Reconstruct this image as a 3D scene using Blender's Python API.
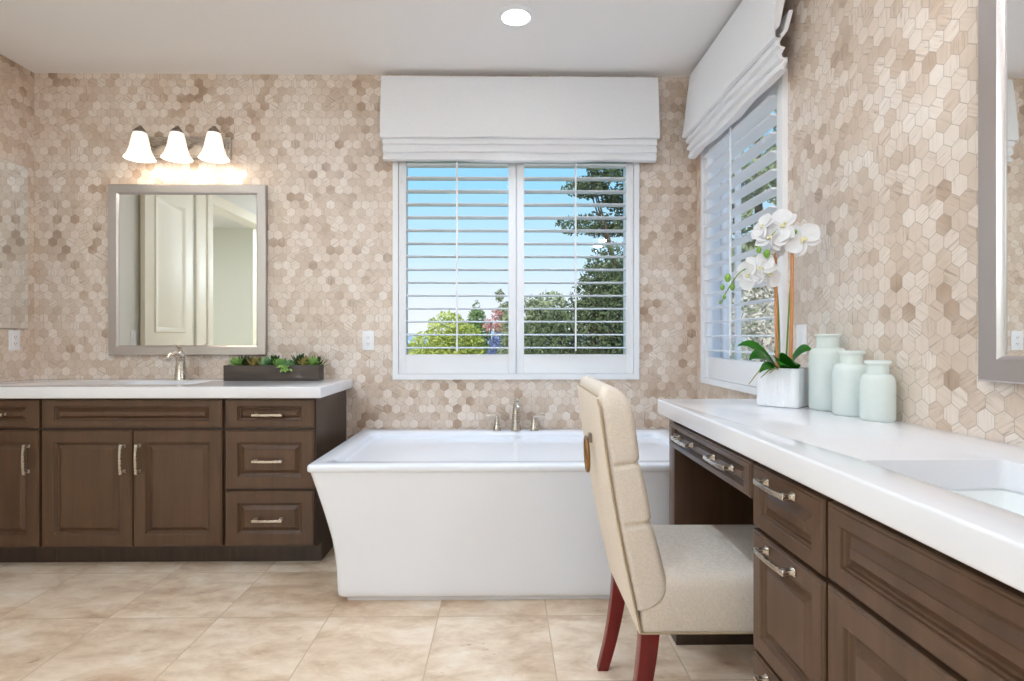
import bpy, bmesh, math, random
from mathutils import Vector, Matrix

for o in list(bpy.data.objects):
    bpy.data.objects.remove(o, do_unlink=True)
S = bpy.context.scene
COL = S.collection
PI = math.pi

# ------------------------------------------------------------------ camera
cam_d = bpy.data.cameras.new('camera')
cam = bpy.data.objects.new('camera', cam_d)
COL.objects.link(cam)
cam_d.sensor_width = 36.0
cam_d.lens = 570.0 / 1024.0 * 36.0
cam_d.shift_y = -2.5 / 1024.0
cam_d.clip_start = 0.02
cam_d.clip_end = 1000
cam.location = (0, 0, 1.157)
cam.rotation_euler = (PI / 2, 0, -0.0123)
S.camera = cam

# ------------------------------------------------------------------ colour management
S.view_settings.view_transform = 'Standard'
S.view_settings.look = 'None'
S.view_settings.gamma = 1.0
S.view_settings.use_curve_mapping = False
S.view_settings.exposure = 0.0
S.cycles.use_denoising = True
S.cycles.max_bounces = 14
S.cycles.diffuse_bounces = 8
S.cycles.glossy_bounces = 8
S.cycles.transmission_bounces = 10
S.cycles.transparent_max_bounces = 16
S.cycles.caustics_reflective = False
S.cycles.caustics_refractive = False
S.cycles.sample_clamp_indirect = 6.0


def world():
    w = bpy.data.worlds.new('sky')
    S.world = w
    w.use_nodes = True
    nt = w.node_tree
    nt.nodes.clear()
    tc = nt.nodes.new('ShaderNodeTexCoord')
    sp = nt.nodes.new('ShaderNodeSeparateXYZ')
    nt.links.new(tc.outputs['Generated'], sp.inputs[0])
    rp = nt.nodes.new('ShaderNodeValToRGB')
    e = rp.color_ramp.elements
    e[0].position = 0.0
    e[0].color = (0.90, 0.90, 0.97, 1)
    e[1].position = 0.55
    e[1].color = (0.16, 0.45, 0.88, 1)
    for p, c in ((0.05, (0.84, 0.88, 0.98, 1)), (0.14, (0.60, 0.82, 1.0, 1)), (0.26, (0.34, 0.70, 1.0, 1))):
        q = e.new(p)
        q.color = c
    nt.links.new(sp.outputs['Z'], rp.inputs[0])
    bg = nt.nodes.new('ShaderNodeBackground')
    bg.inputs['Strength'].default_value = 1.15
    nt.links.new(rp.outputs[0], bg.inputs['Color'])
    out = nt.nodes.new('ShaderNodeOutputWorld')
    nt.links.new(bg.outputs[0], out.inputs['Surface'])


world()


def light(name, kind, loc, energy, color=(1, 1, 1), rot=(0, 0, 0), **kw):
    d = bpy.data.lights.new(name, kind)
    d.energy = energy
    d.color = color
    for k, v in kw.items():
        setattr(d, k, v)
    o = bpy.data.objects.new(name, d)
    o.location = loc
    o.rotation_euler = rot
    COL.objects.link(o)
    return o


# the sun stands behind the house and lights the garden's trees
light('sun', 'SUN', (-5, -8, 12), 5.0, (1.0, 0.95, 0.86), rot=(math.radians(48), 0, math.radians(-25)), angle=0.01)

CEIL = 2.74
BACK = 3.44
RW = 1.1635
LW = -2.813
REAR = -2.6
FILL_CAN_W = 10.5
CANS_AND_FILLS = [(0.054, 2.80), (-1.55, 1.75), (0.054, 1.15), (-1.55, 0.1)]  # only the first is in view; the others are added fill lights
for cx, cy in CANS_AND_FILLS:
    light('can_and_fill_lamp', 'AREA', (cx, cy, CEIL - 0.012), FILL_CAN_W if cy < 2.5 else 5.0, (0.73, 0.865, 1.0), shape='DISK', size=0.13, spread=PI if cy < 2.5 else math.radians(95))

# ------------------------------------------------------------------ node helpers


class N:
    """small wrapper for building node trees"""

    def __init__(self, name):
        self.m = bpy.data.materials.new(name)
        self.m.use_nodes = True
        self.t = self.m.node_tree
        self.t.nodes.clear()
        self.out = self.t.nodes.new('ShaderNodeOutputMaterial')

    def node(self, kind, **kw):
        n = self.t.nodes.new(kind)
        for k, v in kw.items():
            setattr(n, k, v)
        return n

    def put(self, sock, v):
        if hasattr(v, 'is_output') or isinstance(v, bpy.types.NodeSocket):
            self.t.links.new(v, sock)
        else:
            sock.default_value = v

    def math(self, op, a, b=None, c=None):
        n = self.node('ShaderNodeMath', operation=op)
        self.put(n.inputs[0], a)
        if b is not None:
            self.put(n.inputs[1], b)
        if c is not None:
            self.put(n.inputs[2], c)
        return n.outputs[0]

    def mix(self, f, a, b, blend='MIX'):
        n = self.node('ShaderNodeMix', data_type='RGBA', blend_type=blend)
        self.put(n.inputs[0], f)
        self.put(n.inputs[6], a)
        self.put(n.inputs[7], b)
        return n.outputs[2]

    def mixf(self, f, a, b):
        n = self.node('ShaderNodeMix', data_type='FLOAT')
        self.put(n.inputs[0], f)
        self.put(n.inputs[2], a)
        self.put(n.inputs[3], b)
        return n.outputs[0]

    def ramp(self, f, stops, interp='LINEAR'):
        n = self.node('ShaderNodeValToRGB')
        n.color_ramp.interpolation = interp
        e = n.color_ramp.elements
        e[0].position, e[0].color = stops[0][0], (*stops[0][1], 1)
        e[1].position, e[1].color = stops[-1][0], (*stops[-1][1], 1)
        for p, c in stops[1:-1]:
            q = e.new(p)
            q.color = (*c, 1)
        self.put(n.inputs[0], f)
        return n.outputs[0]

    def comb(self, x, y, z=0.0):
        n = self.node('ShaderNodeCombineXYZ')
        self.put(n.inputs[0], x)
        self.put(n.inputs[1], y)
        self.put(n.inputs[2], z)
        return n.outputs[0]

    def sep(self, v):
        n = self.node('ShaderNodeSeparateXYZ')
        self.put(n.inputs[0], v)
        return n.outputs[0], n.outputs[1], n.outputs[2]

    def noise(self, v, scale, detail=2.0, rough=0.5, dist=0.0):
        n = self.node('ShaderNodeTexNoise')
        self.put(n.inputs['Vector'], v)
        n.inputs['Scale'].default_value = scale
        n.inputs['Detail'].default_value = detail
        n.inputs['Roughness'].default_value = rough
        n.inputs['Distortion'].default_value = dist
        return n.outputs[0]

    def white(self, v):
        n = self.node('ShaderNodeTexWhiteNoise', noise_dimensions='3D')
        self.put(n.inputs['Vector'], v)
        return n.outputs['Value'], n.outputs['Color']

    def objco(self):
        return self.node('ShaderNodeTexCoord').outputs['Object']

    def scale(self, v, s):
        n = self.node('ShaderNodeVectorMath', operation='MULTIPLY')
        self.put(n.inputs[0], v)
        n.inputs[1].default_value = s
        return n.outputs[0]

    def bump(self, h, strength=0.3, dist=0.01):
        n = self.node('ShaderNodeBump')
        n.inputs['Strength'].default_value = strength
        n.inputs['Distance'].default_value = dist
        self.put(n.inputs['Height'], h)
        return n.outputs[0]

    def bsdf(self, color, rough=0.5, metal=0.0, normal=None, spec=None, **kw):
        b = self.node('ShaderNodeBsdfPrincipled')
        self.put(b.inputs['Base Color'], color if not (isinstance(color, tuple) and len(color) == 3) else (*color, 1))
        self.put(b.inputs['Roughness'], rough)
        self.put(b.inputs['Metallic'], metal)
        if spec is not None:
            self.put(b.inputs['Specular IOR Level'], spec)
        if normal is not None:
            self.put(b.inputs['Normal'], normal)
        for k, v in kw.items():
            self.put(b.inputs[k], v)
        self.t.links.new(b.outputs[0], self.out.inputs['Surface'])
        return b

    def surf(self, sh):
        self.t.links.new(sh, self.out.inputs['Surface'])


def srgb(r, g, b):
    def f(c):
        c /= 255.0
        return c / 12.92 if c <= 0.04045 else ((c + 0.055) / 1.055) ** 2.4
    return (f(r), f(g), f(b))


def plain(name, col, rough=0.5, metal=0.0, vary=0.06, vscale=30.0, bump=0.0, **kw):
    n = N(name)
    v = n.objco()
    nz = n.noise(v, vscale, 3.0)
    lo = tuple(c * (1 - vary) for c in col)
    hi = tuple(min(1.0, c * (1 + vary)) for c in col)
    c = n.mix(nz, (*lo, 1), (*hi, 1))
    nm = n.bump(nz, bump, 0.004) if bump else None
    n.bsdf(c, rough, metal, nm, **kw)
    return n.m


def hex_tile(name, ax, ff=0.0525):
    """pointy-top hexagon mosaic of striped limestone, in the plane of the wall"""
    n = N(name)
    x, y, z = n.sep(n.objco())
    u = x if ax == 'X' else y
    u = n.math('ADD', u, 10.0)
    v = n.math('ADD', z, 10.0)
    sx, sy = ff, ff * math.sqrt(3)

    def cell(du, dv):
        a = n.math('SUBTRACT', n.math('MODULO', n.math('ADD', u, du), sx), sx / 2)
        b = n.math('SUBTRACT', n.math('MODULO', n.math('ADD', v, dv), sy), sy / 2)
        d = n.math('ADD', n.math('MULTIPLY', a, a), n.math('MULTIPLY', b, b))
        return a, b, d
    a1, b1, d1 = cell(0, 0)
    a2, b2, d2 = cell(sx / 2, sy / 2)
    f = n.math('LESS_THAN', d1, d2)
    gx = n.mixf(f, a2, a1)
    gy = n.mixf(f, b2, b1)
    idx = n.math('ROUND', n.math('MULTIPLY', n.math('SUBTRACT', u, gx), 2 / sx))
    idy = n.math('ROUND', n.math('MULTIPLY', n.math('SUBTRACT', v, gy), 2 / sy))
    idv = n.comb(idx, idy, 3.0)
    r1, rc = n.white(idv)
    rr, rg, rb = n.sep(rc)
    qx = n.math('ABSOLUTE', gx)
    qy = n.math('ABSOLUTE', gy)
    hd = n.math('MAXIMUM', n.math('ADD', n.math('MULTIPLY', qx, 0.5), n.math('MULTIPLY', qy, math.sqrt(3) / 2)), qx)
    edge = n.math('SUBTRACT', ff / 2, hd)            # metres from the tile's edge
    # stripes run along one of three directions
    ang = n.math('MULTIPLY', n.math('FLOOR', n.math('MULTIPLY', rg, 3.0)), PI / 3)
    ca, sa = n.math('COSINE', ang), n.math('SINE', ang)
    s1 = n.math('ADD', n.math('MULTIPLY', gx, ca), n.math('MULTIPLY', gy, sa))
    s2 = n.math('SUBTRACT', n.math('MULTIPLY', gy, ca), n.math('MULTIPLY', gx, sa))
    sv = n.comb(n.math('MULTIPLY', s1, 130.0), n.math('MULTIPLY', s2, 12.0), n.math('MULTIPLY', rb, 50.0))
    stripe = n.noise(sv, 1.0, 3.0, 0.6, 0.6)
    patch = n.noise(n.comb(u, v, 1.0), 2.6, 3.0, 0.6)
    tone = n.math('ADD', n.math('MULTIPLY', r1, 0.72), n.math('MULTIPLY', patch, 0.9))
    tone = n.math('SUBTRACT', tone, 0.28)
    base = n.ramp(tone, [(0.0, srgb(150, 122, 98)), (0.12, srgb(176, 149, 126)), (0.22, srgb(202, 180, 160)),
                         (0.50, srgb(216, 198, 182)), (1.0, srgb(233, 222, 212))])
    sf = n.ramp(stripe, [(0.30, (0.56, 0.50, 0.44)), (0.45, (0.95, 0.94, 0.93)), (0.70, (1.08, 1.08, 1.08))])
    col = n.mix(n.math('ADD', 0.25, n.math('MULTIPLY', rb, 0.75)), base, sf, 'MULTIPLY')
    g = n.math('LESS_THAN', edge, 0.0009)
    col = n.mix(g, col, (*srgb(176, 159, 145), 1))
    hgt = n.math('MINIMUM', n.math('MULTIPLY', edge, 400.0), 1.0)
    hgt = n.math('ADD', hgt, n.math('MULTIPLY', rr, 0.5))
    n.bsdf(col, n.mixf(stripe, 0.34, 0.46), 0.0, n.bump(hgt, 0.35, 0.0015), spec=0.6, **{'Coat Weight': 0.45, 'Coat Roughness': 0.38, 'Coat IOR': 1.6})
    return n.m


def floor_tile():
    n = N('travertine_floor_tile')
    co = n.objco()
    x, y, z = n.sep(co)
    T = 0.4535
    tx = n.math('DIVIDE', n.math('ADD', x, 0.278 + 20 * T), T)
    ty = n.math('DIVIDE', n.math('ADD', y, -2.373 + 20 * T), T)
    fx = n.math('FRACT', tx)
    fy = n.math('FRACT', ty)
    ex = n.math('MINIMUM', fx, n.math('SUBTRACT', 1.0, fx))
    ey = n.math('MINIMUM', fy, n.math('SUBTRACT', 1.0, fy))
    e = n.math('MULTIPLY', n.math('MINIMUM', ex, ey), T)
    idv = n.comb(n.math('FLOOR', tx), n.math('FLOOR', ty), 0.0)
    r, rc = n.white(idv)
    off = n.scale(rc, (9.0, 9.0, 9.0))
    ad = n.node('ShaderNodeVectorMath', operation='ADD')
    n.put(ad.inputs[0], n.scale(co, (1.0, 1.7, 1.0)))
    n.put(ad.inputs[1], off)
    v = ad.outputs[0]
    big = n.noise(v, 4.5, 6.0, 0.66, 0.25)
    col = n.ramp(big, [(0.28, srgb(186, 154, 126)), (0.42, srgb(212, 188, 163)), (0.54, srgb(230, 210, 188)), (0.70, srgb(243, 231, 216))])
    vein = n.noise(v, 9.0, 8.0, 0.74, 0.5)
    vm = n.ramp(vein, [(0.31, (0.62, 0.50, 0.39)), (0.39, (1, 1, 1)), (0.60, (1, 1, 1)), (0.72, (0.78, 0.66, 0.56))])
    col = n.mix(0.8, col, vm, 'MULTIPLY')
    col = n.mix(n.math('MULTIPLY', r, 0.16), col, (*srgb(206, 176, 146), 1))
    g = n.math('LESS_THAN', e, 0.0024)
    col = n.mix(g, col, (*srgb(196, 174, 148), 1))
    h = n.math('MINIMUM', n.math('MULTIPLY', e, 250.0), 1.0)
    n.bsdf(col, n.mixf(vein, 0.26, 0.42), 0.0, n.bump(h, 0.25, 0.002), spec=0.45)
    return n.m


def wood(name, dark, mid, ax=2, rough=0.32):
    n = N(name)
    sc = [26.0, 26.0, 26.0]
    sc[ax] = 2.2
    v = n.scale(n.objco(), tuple(sc))
    g = n.noise(v, 1.0, 5.0, 0.6, 0.5)
    fine = n.noise(n.scale(n.objco(), tuple(s * 9 for s in sc)), 1.0, 2.0)
    c = n.ramp(g, [(0.30, dark), (0.70, mid)])
    c = n.mix(n.math('MULTIPLY', fine, 0.10), c, (*[d * 0.7 for d in dark], 1))
    n.bsdf(c, rough + 0.1, 0.0, spec=0.5, **{'Coat Weight': 0.2, 'Coat Roughness': 0.14})
    return n.m


def fabric(name, col, scale=900.0, bump=0.25, vary=0.10, rough=0.9):
    n = N(name)
    co = n.objco()
    a = n.noise(n.scale(co, (scale, scale, scale * 0.12)), 1.0, 2.0)
    b = n.noise(n.scale(co, (scale * 0.12, scale * 0.12, scale)), 1.0, 2.0)
    w = n.math('ADD', n.math('MULTIPLY', a, 0.5), n.math('MULTIPLY', b, 0.5))
    lo = tuple(c * (1 - vary * 1.6) for c in col)
    hi = tuple(min(1, c * (1 + vary)) for c in col)
    c = n.ramp(w, [(0.35, lo), (0.65, hi)])
    n.bsdf(c, rough, 0.0, n.bump(w, bump, 0.001), spec=0.15)
    return n.m


def metal(name, col, rough=0.28):
    n = N(name)
    co = n.objco()
    g = n.noise(n.scale(co, (40, 40, 400)), 1.0, 2.0)
    n.bsdf(n.mix(g, (*[c * 0.92 for c in col], 1), (*col, 1)), n.mixf(g, rough - 0.04, rough + 0.06), 1.0)
    return n.m


def glass_pane():
    n = N('window_glass')
    tr = n.node('ShaderNodeBsdfTransparent')
    tr.inputs[0].default_value = (0.97, 0.985, 0.98, 1)
    gl = n.node('ShaderNodeBsdfGlossy')
    gl.inputs['Roughness'].default_value = 0.02
    fr = n.node('ShaderNodeFresnel')
    fr.inputs[0].default_value = 1.45
    mx = n.node('ShaderNodeMixShader')
    ge = n.node('ShaderNodeNewGeometry')
    n.put(mx.inputs[0], n.math('MULTIPLY', fr.outputs[0], n.math('SUBTRACT', 1.0, ge.outputs['Backfacing'])))
    n.put(mx.inputs[1], tr.outputs[0])
    n.put(mx.inputs[2], gl.outputs[0])
    n.surf(mx.outputs[0])
    return n.m


def leafmat(name, c1, c2, trans=0.25, rough=0.55):
    n = N(name)
    co = n.objco()
    nz = n.noise(co, 1.4, 3.0, 0.65)
    n2 = n.noise(co, 14.0, 2.0)
    f = n.math('ADD', n.math('MULTIPLY', nz, 0.55), n.math('MULTIPLY', n2, 0.45))
    c = n.ramp(f, [(0.35, c1), (0.65, c2)])
    b = n.node('ShaderNodeBsdfPrincipled')
    n.put(b.inputs['Base Color'], c)
    b.inputs['Roughness'].default_value = rough
    b.inputs['Specular IOR Level'].default_value = 0.25
    t = n.node('ShaderNodeBsdfTranslucent')
    n.put(t.inputs[0], c)
    mx = n.node('ShaderNodeMixShader')
    mx.inputs[0].default_value = trans
    n.put(mx.inputs[1], b.outputs[0])
    n.put(mx.inputs[2], t.outputs[0])
    n.surf(mx.outputs[0])
    return n.m


def glow(name, col, strength):
    n = N(name)
    b = n.bsdf((0.9, 0.88, 0.84), 0.35)
    b.inputs['Emission Color'].default_value = (*col, 1)
    b.inputs['Emission Strength'].default_value = strength
    return n.m


M = {}
M['tile_x'] = hex_tile('hexagon_mosaic_back', 'X')
M['tile_y'] = hex_tile('hexagon_mosaic_side', 'Y')
M['floor'] = floor_tile()
M['ceiling'] = plain('ceiling_paint', (0.88, 0.87, 0.88), 0.9, vary=0.01, vscale=60, bump=0.02)
M['paint'] = plain('cream_wall_paint', srgb(226, 226, 218), 0.8, vary=0.015, vscale=60)
M['white'] = plain('white_lacquer', (0.85, 0.86, 0.89), 0.35, vary=0.01)
M['doorpaint'] = plain('cream_door_paint', srgb(240, 236, 218), 0.4, vary=0.01)
M['wood'] = wood('dark_stained_maple', srgb(72, 49, 33), srgb(92, 65, 45), rough=0.24)
M['wood_in'] = wood('cabinet_carcass', srgb(48, 34, 26), srgb(72, 52, 40))
M['mahogany'] = wood('red_mahogany', (0.12, 0.003, 0.004), (0.20, 0.005, 0.006), rough=0.2)
M['quartz'] = plain('white_quartz', (0.80, 0.80, 0.835), 0.10, vary=0.025, vscale=420)
M['acrylic'] = plain('white_acrylic', (0.81, 0.84, 0.91), 0.14, vary=0.006)
M['porcelain'] = plain('white_porcelain', (0.86, 0.88, 0.88), 0.08, vary=0.004)
M['nickel'] = metal('brushed_nickel', (0.66, 0.60, 0.53), 0.26)
M['frame'] = metal('brushed_silver_frame', (0.60, 0.555, 0.545), 0.30)
M['bronze'] = metal('aged_bronze', (0.30, 0.17, 0.07), 0.32)
M['steel'] = metal('dark_nickel', (0.36, 0.31, 0.27), 0.3)
M['linen'] = fabric('oatmeal_linen', srgb(226, 214, 201))
M['shade'] = fabric('white_linen', (0.84, 0.845, 0.875), 700.0, 0.15, 0.035)
M['pipe'] = fabric('piping_linen', srgb(176, 156, 130))
n_ = N('silvered_mirror')
n_.bsdf((0.90, 0.915, 0.91), 0.012, 1.0)
M['mirror'] = n_.m
M['glass'] = glass_pane()
M['plate'] = plain('white_plastic', (0.86, 0.86, 0.88), 0.3, vary=0.005)
M['slot'] = plain('dark_slot', (0.10, 0.10, 0.11), 0.6)
M['trough'] = wood('weathered_dark_planter', srgb(58, 50, 44), srgb(86, 74, 66), ax=0, rough=0.7)
M['soil'] = plain('potting_soil', (0.05, 0.035, 0.025), 0.95, vary=0.5, vscale=120, bump=0.6)
M['succ1'] = leafmat('succulent_bright', srgb(104, 158, 66), srgb(188, 222, 134), 0.15, 0.4)
M['succ2'] = leafmat('succulent_dark', srgb(40, 66, 36), srgb(84, 110, 54), 0.1, 0.4)
M['succ3'] = leafmat('succulent_blush', srgb(120, 140, 62), srgb(208, 150, 110), 0.1, 0.4)
M['succ4'] = leafmat('succulent_blue', srgb(92, 150, 96), srgb(176, 212, 160), 0.1, 0.4)
M['orchid_leaf'] = leafmat('orchid_leaf', srgb(22, 84, 20), srgb(58, 134, 40), 0.12, 0.25)
M['petal'] = leafmat('orchid_petal', (0.86, 0.86, 0.88), (0.93, 0.93, 0.94), 0.3, 0.6)
M['lip'] = plain('orchid_lip', srgb(228, 222, 178), 0.5, vary=0.2, vscale=200)
M['bud'] = plain('orchid_bud', srgb(118, 160, 62), 0.45, vary=0.15)
M['stem'] = plain('orchid_stem', srgb(92, 128, 46), 0.5, vary=0.15)
M['stake'] = plain('bamboo_stake', srgb(196, 132, 84), 0.55, vary=0.15, vscale=60)
M['root'] = plain('aerial_root', srgb(148, 140, 92), 0.7, vary=0.2)


def pot_mat():
    n = N('white_ribbed_ceramic')
    x, y, z = n.sep(n.objco())
    h = n.math('SINE', n.math('MULTIPLY', n.math('ADD', x, n.math('MULTIPLY', y, 1.0)), 520.0))
    nz = n.noise(n.objco(), 90.0, 3.0)
    c = n.mix(nz, (0.76, 0.78, 0.82, 1), (0.86, 0.87, 0.90, 1))
    n.bsdf(c, 0.5, 0.0, n.bump(n.math('ADD', h, nz), 0.25, 0.002))
    return n.m


M['pot'] = pot_mat()


def jar_mat():
    n = N('frosted_seafoam_glass')
    nz = n.noise(n.objco(), 60.0, 2.0)
    c = n.mix(nz, (0.87, 0.92, 0.90, 1), (0.92, 0.955, 0.945, 1))
    b = n.node('ShaderNodeBsdfPrincipled')
    n.put(b.inputs['Base Color'], c)
    b.inputs['Roughness'].default_value = 0.24
    t = n.node('ShaderNodeBsdfTranslucent')
    n.put(t.inputs[0], c)
    mx = n.node('ShaderNodeMixShader')
    mx.inputs[0].default_value = 0.45
    n.put(mx.inputs[1], b.outputs[0])
    n.put(mx.inputs[2], t.outputs[0])
    n.surf(mx.outputs[0])
    return n.m


M['jar'] = jar_mat()
M['lampshade'] = glow('frosted_shade_glass', (1.0, 0.89, 0.76), 0.75)
M['bulb'] = glow('lit_bulb', (1.0, 0.93, 0.82), 6.0)
M['globe'] = glow('fill_globe_glow', (0.76, 0.885, 1.0), 76.0)  # glow of the added fill globe
M['lens'] = glow('lit_lens', (1.0, 0.97, 0.93), 10.0)
M['grass'] = plain('dry_lawn', srgb(120, 126, 78), 0.95, vary=0.3, vscale=2.0)
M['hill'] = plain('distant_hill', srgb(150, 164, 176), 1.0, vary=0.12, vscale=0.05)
M['bark'] = plain('bark', srgb(92, 78, 64), 0.95, vary=0.3, vscale=18, bump=0.5)
M['leaf_dark'] = leafmat('dark_evergreen_leaf', srgb(62, 76, 54), srgb(128, 140, 100))
M['leaf_olive'] = leafmat('olive_leaf', srgb(120, 130, 98), srgb(190, 196, 156))
M['leaf_lime'] = leafmat('lime_leaf', srgb(150, 168, 70), srgb(226, 226, 130))
M['leaf_green'] = leafmat('green_leaf', srgb(90, 120, 66), srgb(150, 176, 104))
M['leaf_blue'] = leafmat('blue_shrub_leaf', srgb(80, 98, 150), srgb(146, 156, 200))
M['leaf_pink'] = leafmat('pink_blossom', srgb(196, 130, 124), srgb(232, 178, 168))
M['leaf_grey'] = leafmat('grey_shrub_leaf', srgb(168, 154, 138), srgb(224, 216, 204))
M['canvas'] = fabric('white_canvas', (0.85, 0.85, 0.86), 60.0)

# ------------------------------------------------------------------ mesh helpers


class MB:
    def __init__(self):
        self.v = []
        self.f = []

    def add(self, vs, fs):
        o = len(self.v)
        self.v += [tuple(p) for p in vs]
        self.f += [tuple(i + o for i in f) for f in fs]
        return self

    def box(self, x0, x1, y0, y1, z0, z1):
        if x0 > x1: x0, x1 = x1, x0
        if y0 > y1: y0, y1 = y1, y0
        if z0 > z1: z0, z1 = z1, z0
        return self.add([(x0, y0, z0), (x1, y0, z0), (x1, y1, z0), (x0, y1, z0), (x0, y0, z1), (x1, y0, z1), (x1, y1, z1), (x0, y1, z1)],
                        [(0, 3, 2, 1), (4, 5, 6, 7), (0, 1, 5, 4), (1, 2, 6, 5), (2, 3, 7, 6), (3, 0, 4, 7)])

    def loft(self, rings, cap0=True, cap1=True, close=True):
        k = len(rings[0])
        vs = [p for r in rings for p in r]
        fs = []
        for i in range(len(rings) - 1):
            for j in range(k if close else k - 1):
                a, b = i * k + j, i * k + (j + 1) % k
                fs.append((a, b, b + k, a + k))
        if cap0: fs.append(tuple(range(k - 1, -1, -1)))
        if cap1: fs.append(tuple(range((len(rings) - 1) * k, len(rings) * k)))
        return self.add(vs, fs)

    def lathe(self, prof, c=(0, 0, 0), seg=32, axis=(0, 0, 1), cap0=True, cap1=True):
        q = Vector((0, 0, 1)).rotation_difference(Vector(axis).normalized())
        c = Vector(c)
        rings = []
        for r, z in prof:
            rings.append([c + q @ Vector((r * math.cos(2 * PI * i / seg), r * math.sin(2 * PI * i / seg), z)) for i in range(seg)])
        return self.loft(rings, cap0, cap1)

    def tube(self, pts, rad, seg=10, rect=None, up=(0, 0, 1), closed=False):
        pts = [Vector(p) for p in pts]
        n = len(pts)
        rings = []
        prev = None
        for i, p in enumerate(pts):
            if closed:
                t = pts[(i + 1) % n] - pts[i - 1]
            else:
                t = pts[min(i + 1, n - 1)] - pts[max(i - 1, 0)]
            t.normalize()
            if prev is None:
                u = Vector(up)
                if abs(u.dot(t)) > 0.95:
                    u = Vector((1, 0, 0)) if abs(t.x) < 0.9 else Vector((0, 1, 0))
                a = t.cross(u).normalized()
            else:
                a = (prev - t * prev.dot(t)).normalized()
            prev = a
            b = t.cross(a)
            r = rad[i] if isinstance(rad, (list, tuple)) else rad
            if rect:
                w, h = rect[0] / 2 * r, rect[1] / 2 * r
                rings.append([p + a * sx * w + b * sy * h for sx, sy in ((-1, -1), (1, -1), (1, 1), (-1, 1))])
            else:
                rings.append([p + (a * math.cos(2 * PI * j / seg) + b * math.sin(2 * PI * j / seg)) * r for j in range(seg)])
        if closed:
            rings.append(rings[0])
            return self.loft(rings, False, False)
        return self.loft(rings)

    def sphere(self, c, r, seg=14, rings=8, sc=(1, 1, 1), rot=None):
        rs = []
        for i in range(1, rings):
            t = PI * i / rings
            ring = []
            for j in range(seg):
                p = Vector((math.sin(t) * math.cos(2 * PI * j / seg) * sc[0], math.sin(t) * math.sin(2 * PI * j / seg) * sc[1], -math.cos(t) * sc[2])) * r
                if rot: p = rot @ p
                ring.append(Vector(c) + p)
            rs.append(ring)
        return self.loft(rs)


def meshof(name, mb, mat, bevel=0.0, segs=2, angle=38.0, inv=None, fix=True, weld=False):
    me = bpy.data.meshes.new(name)
    bm = bmesh.new()
    vs = [bm.verts.new(inv @ Vector(p) if inv else p) for p in mb.v]
    for f in mb.f:
        try:
            bm.faces.new([vs[i] for i in f])
        except ValueError:
            pass
    bm.normal_update()
    if weld:
        bmesh.ops.remove_doubles(bm, verts=bm.verts, dist=1e-6)
    if fix:
        bmesh.ops.recalc_face_normals(bm, faces=bm.faces)
    if bevel > 0:
        es = [e for e in bm.edges if len(e.link_faces) == 2 and e.calc_face_angle(0) > math.radians(40)]
        bmesh.ops.bevel(bm, geom=es, offset=bevel, segments=segs, profile=0.6, affect='EDGES', clamp_overlap=True)
    if angle is not None:
        for f in bm.faces: f.smooth = True
        for e in bm.edges:
            e.smooth = len(e.link_faces) == 2 and e.calc_face_angle(0) <= math.radians(angle)
    bm.to_mesh(me)
    bm.free()
    me.materials.append(mat)
    return me


def tag(o, label=None, cat=None, group=None, kind=None):
    if label: o['label'] = label
    if cat: o['category'] = cat
    if group: o['group'] = group
    if kind: o['kind'] = kind
    return o


def thing(name, label, cat, loc, rz=0.0, group=None):
    o = bpy.data.objects.new(name, None)
    o.empty_display_size = 0.05
    COL.objects.link(o)
    o.location = loc
    o.rotation_euler = (0, 0, rz)
    return tag(o, label, cat, group)


def root_of(o):
    while o.parent: o = o.parent
    return o


def part(name, mb, mat, parent, bevel=0.0, segs=2, angle=38.0, fix=True, label=None, weld=False):
    r = root_of(parent)
    inv = (Matrix.Translation(r.location) @ r.rotation_euler.to_matrix().to_4x4()).inverted()
    o = bpy.data.objects.new(name, meshof(name, mb, mat, bevel, segs, angle, inv, fix, weld))
    COL.objects.link(o)
    o.parent = parent
    if label: o['label'] = label
    return o


def solo(name, mb, mat, label=None, cat=None, group=None, kind=None, bevel=0.0, segs=2, angle=38.0, fix=True, zero=False):
    if zero:
        loc = Vector((0, 0, 0))
    else:
        xs = [p[0] for p in mb.v]; ys = [p[1] for p in mb.v]; zs = [p[2] for p in mb.v]
        loc = Vector(((min(xs) + max(xs)) / 2, (min(ys) + max(ys)) / 2, min(zs)))
    o = bpy.data.objects.new(name, meshof(name, mb, mat, bevel, segs, angle, Matrix.Translation(-loc), fix))
    o.location = loc
    COL.objects.link(o)
    return tag(o, label, cat, group, kind)


def dup(root, loc, rz=0.0, label=None, group=None):
    r = root.copy()
    COL.objects.link(r)
    r.location = loc
    r.rotation_euler = (0, 0, rz)
    if label: r['label'] = label
    if group: r['group'] = group
    for ch in list(root.children):
        c = ch.copy()
        COL.objects.link(c)
        c.parent = r
        for g in ch.children:
            d = g.copy()
            COL.objects.link(d)
            d.parent = c
    return r


def rrect(x0, x1, y0, y1, r, n=5, z=0.0):
    """rounded rectangle loop in plan"""
    r = max(1e-4, min(r, (x1 - x0) / 2 - 1e-4, (y1 - y0) / 2 - 1e-4))
    out = []
    for cx, cy, a0 in ((x1 - r, y0 + r, -PI / 2), (x1 - r, y1 - r, 0), (x0 + r, y1 - r, PI / 2), (x0 + r, y0 + r, PI)):
        for i in range(n + 1):
            a = a0 + PI / 2 * i / n
            out.append((cx + r * math.cos(a), cy + r * math.sin(a), z))
    return out


# ------------------------------------------------------------------ room shell
WB = (-0.640, 0.776, 0.940, 2.28)      # back window opening x0 x1 z0 z1
WR = (2.362, 3.282, 0.930, 2.28)       # right window opening y0 y1 z0 z1
TH = 0.15


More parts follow.
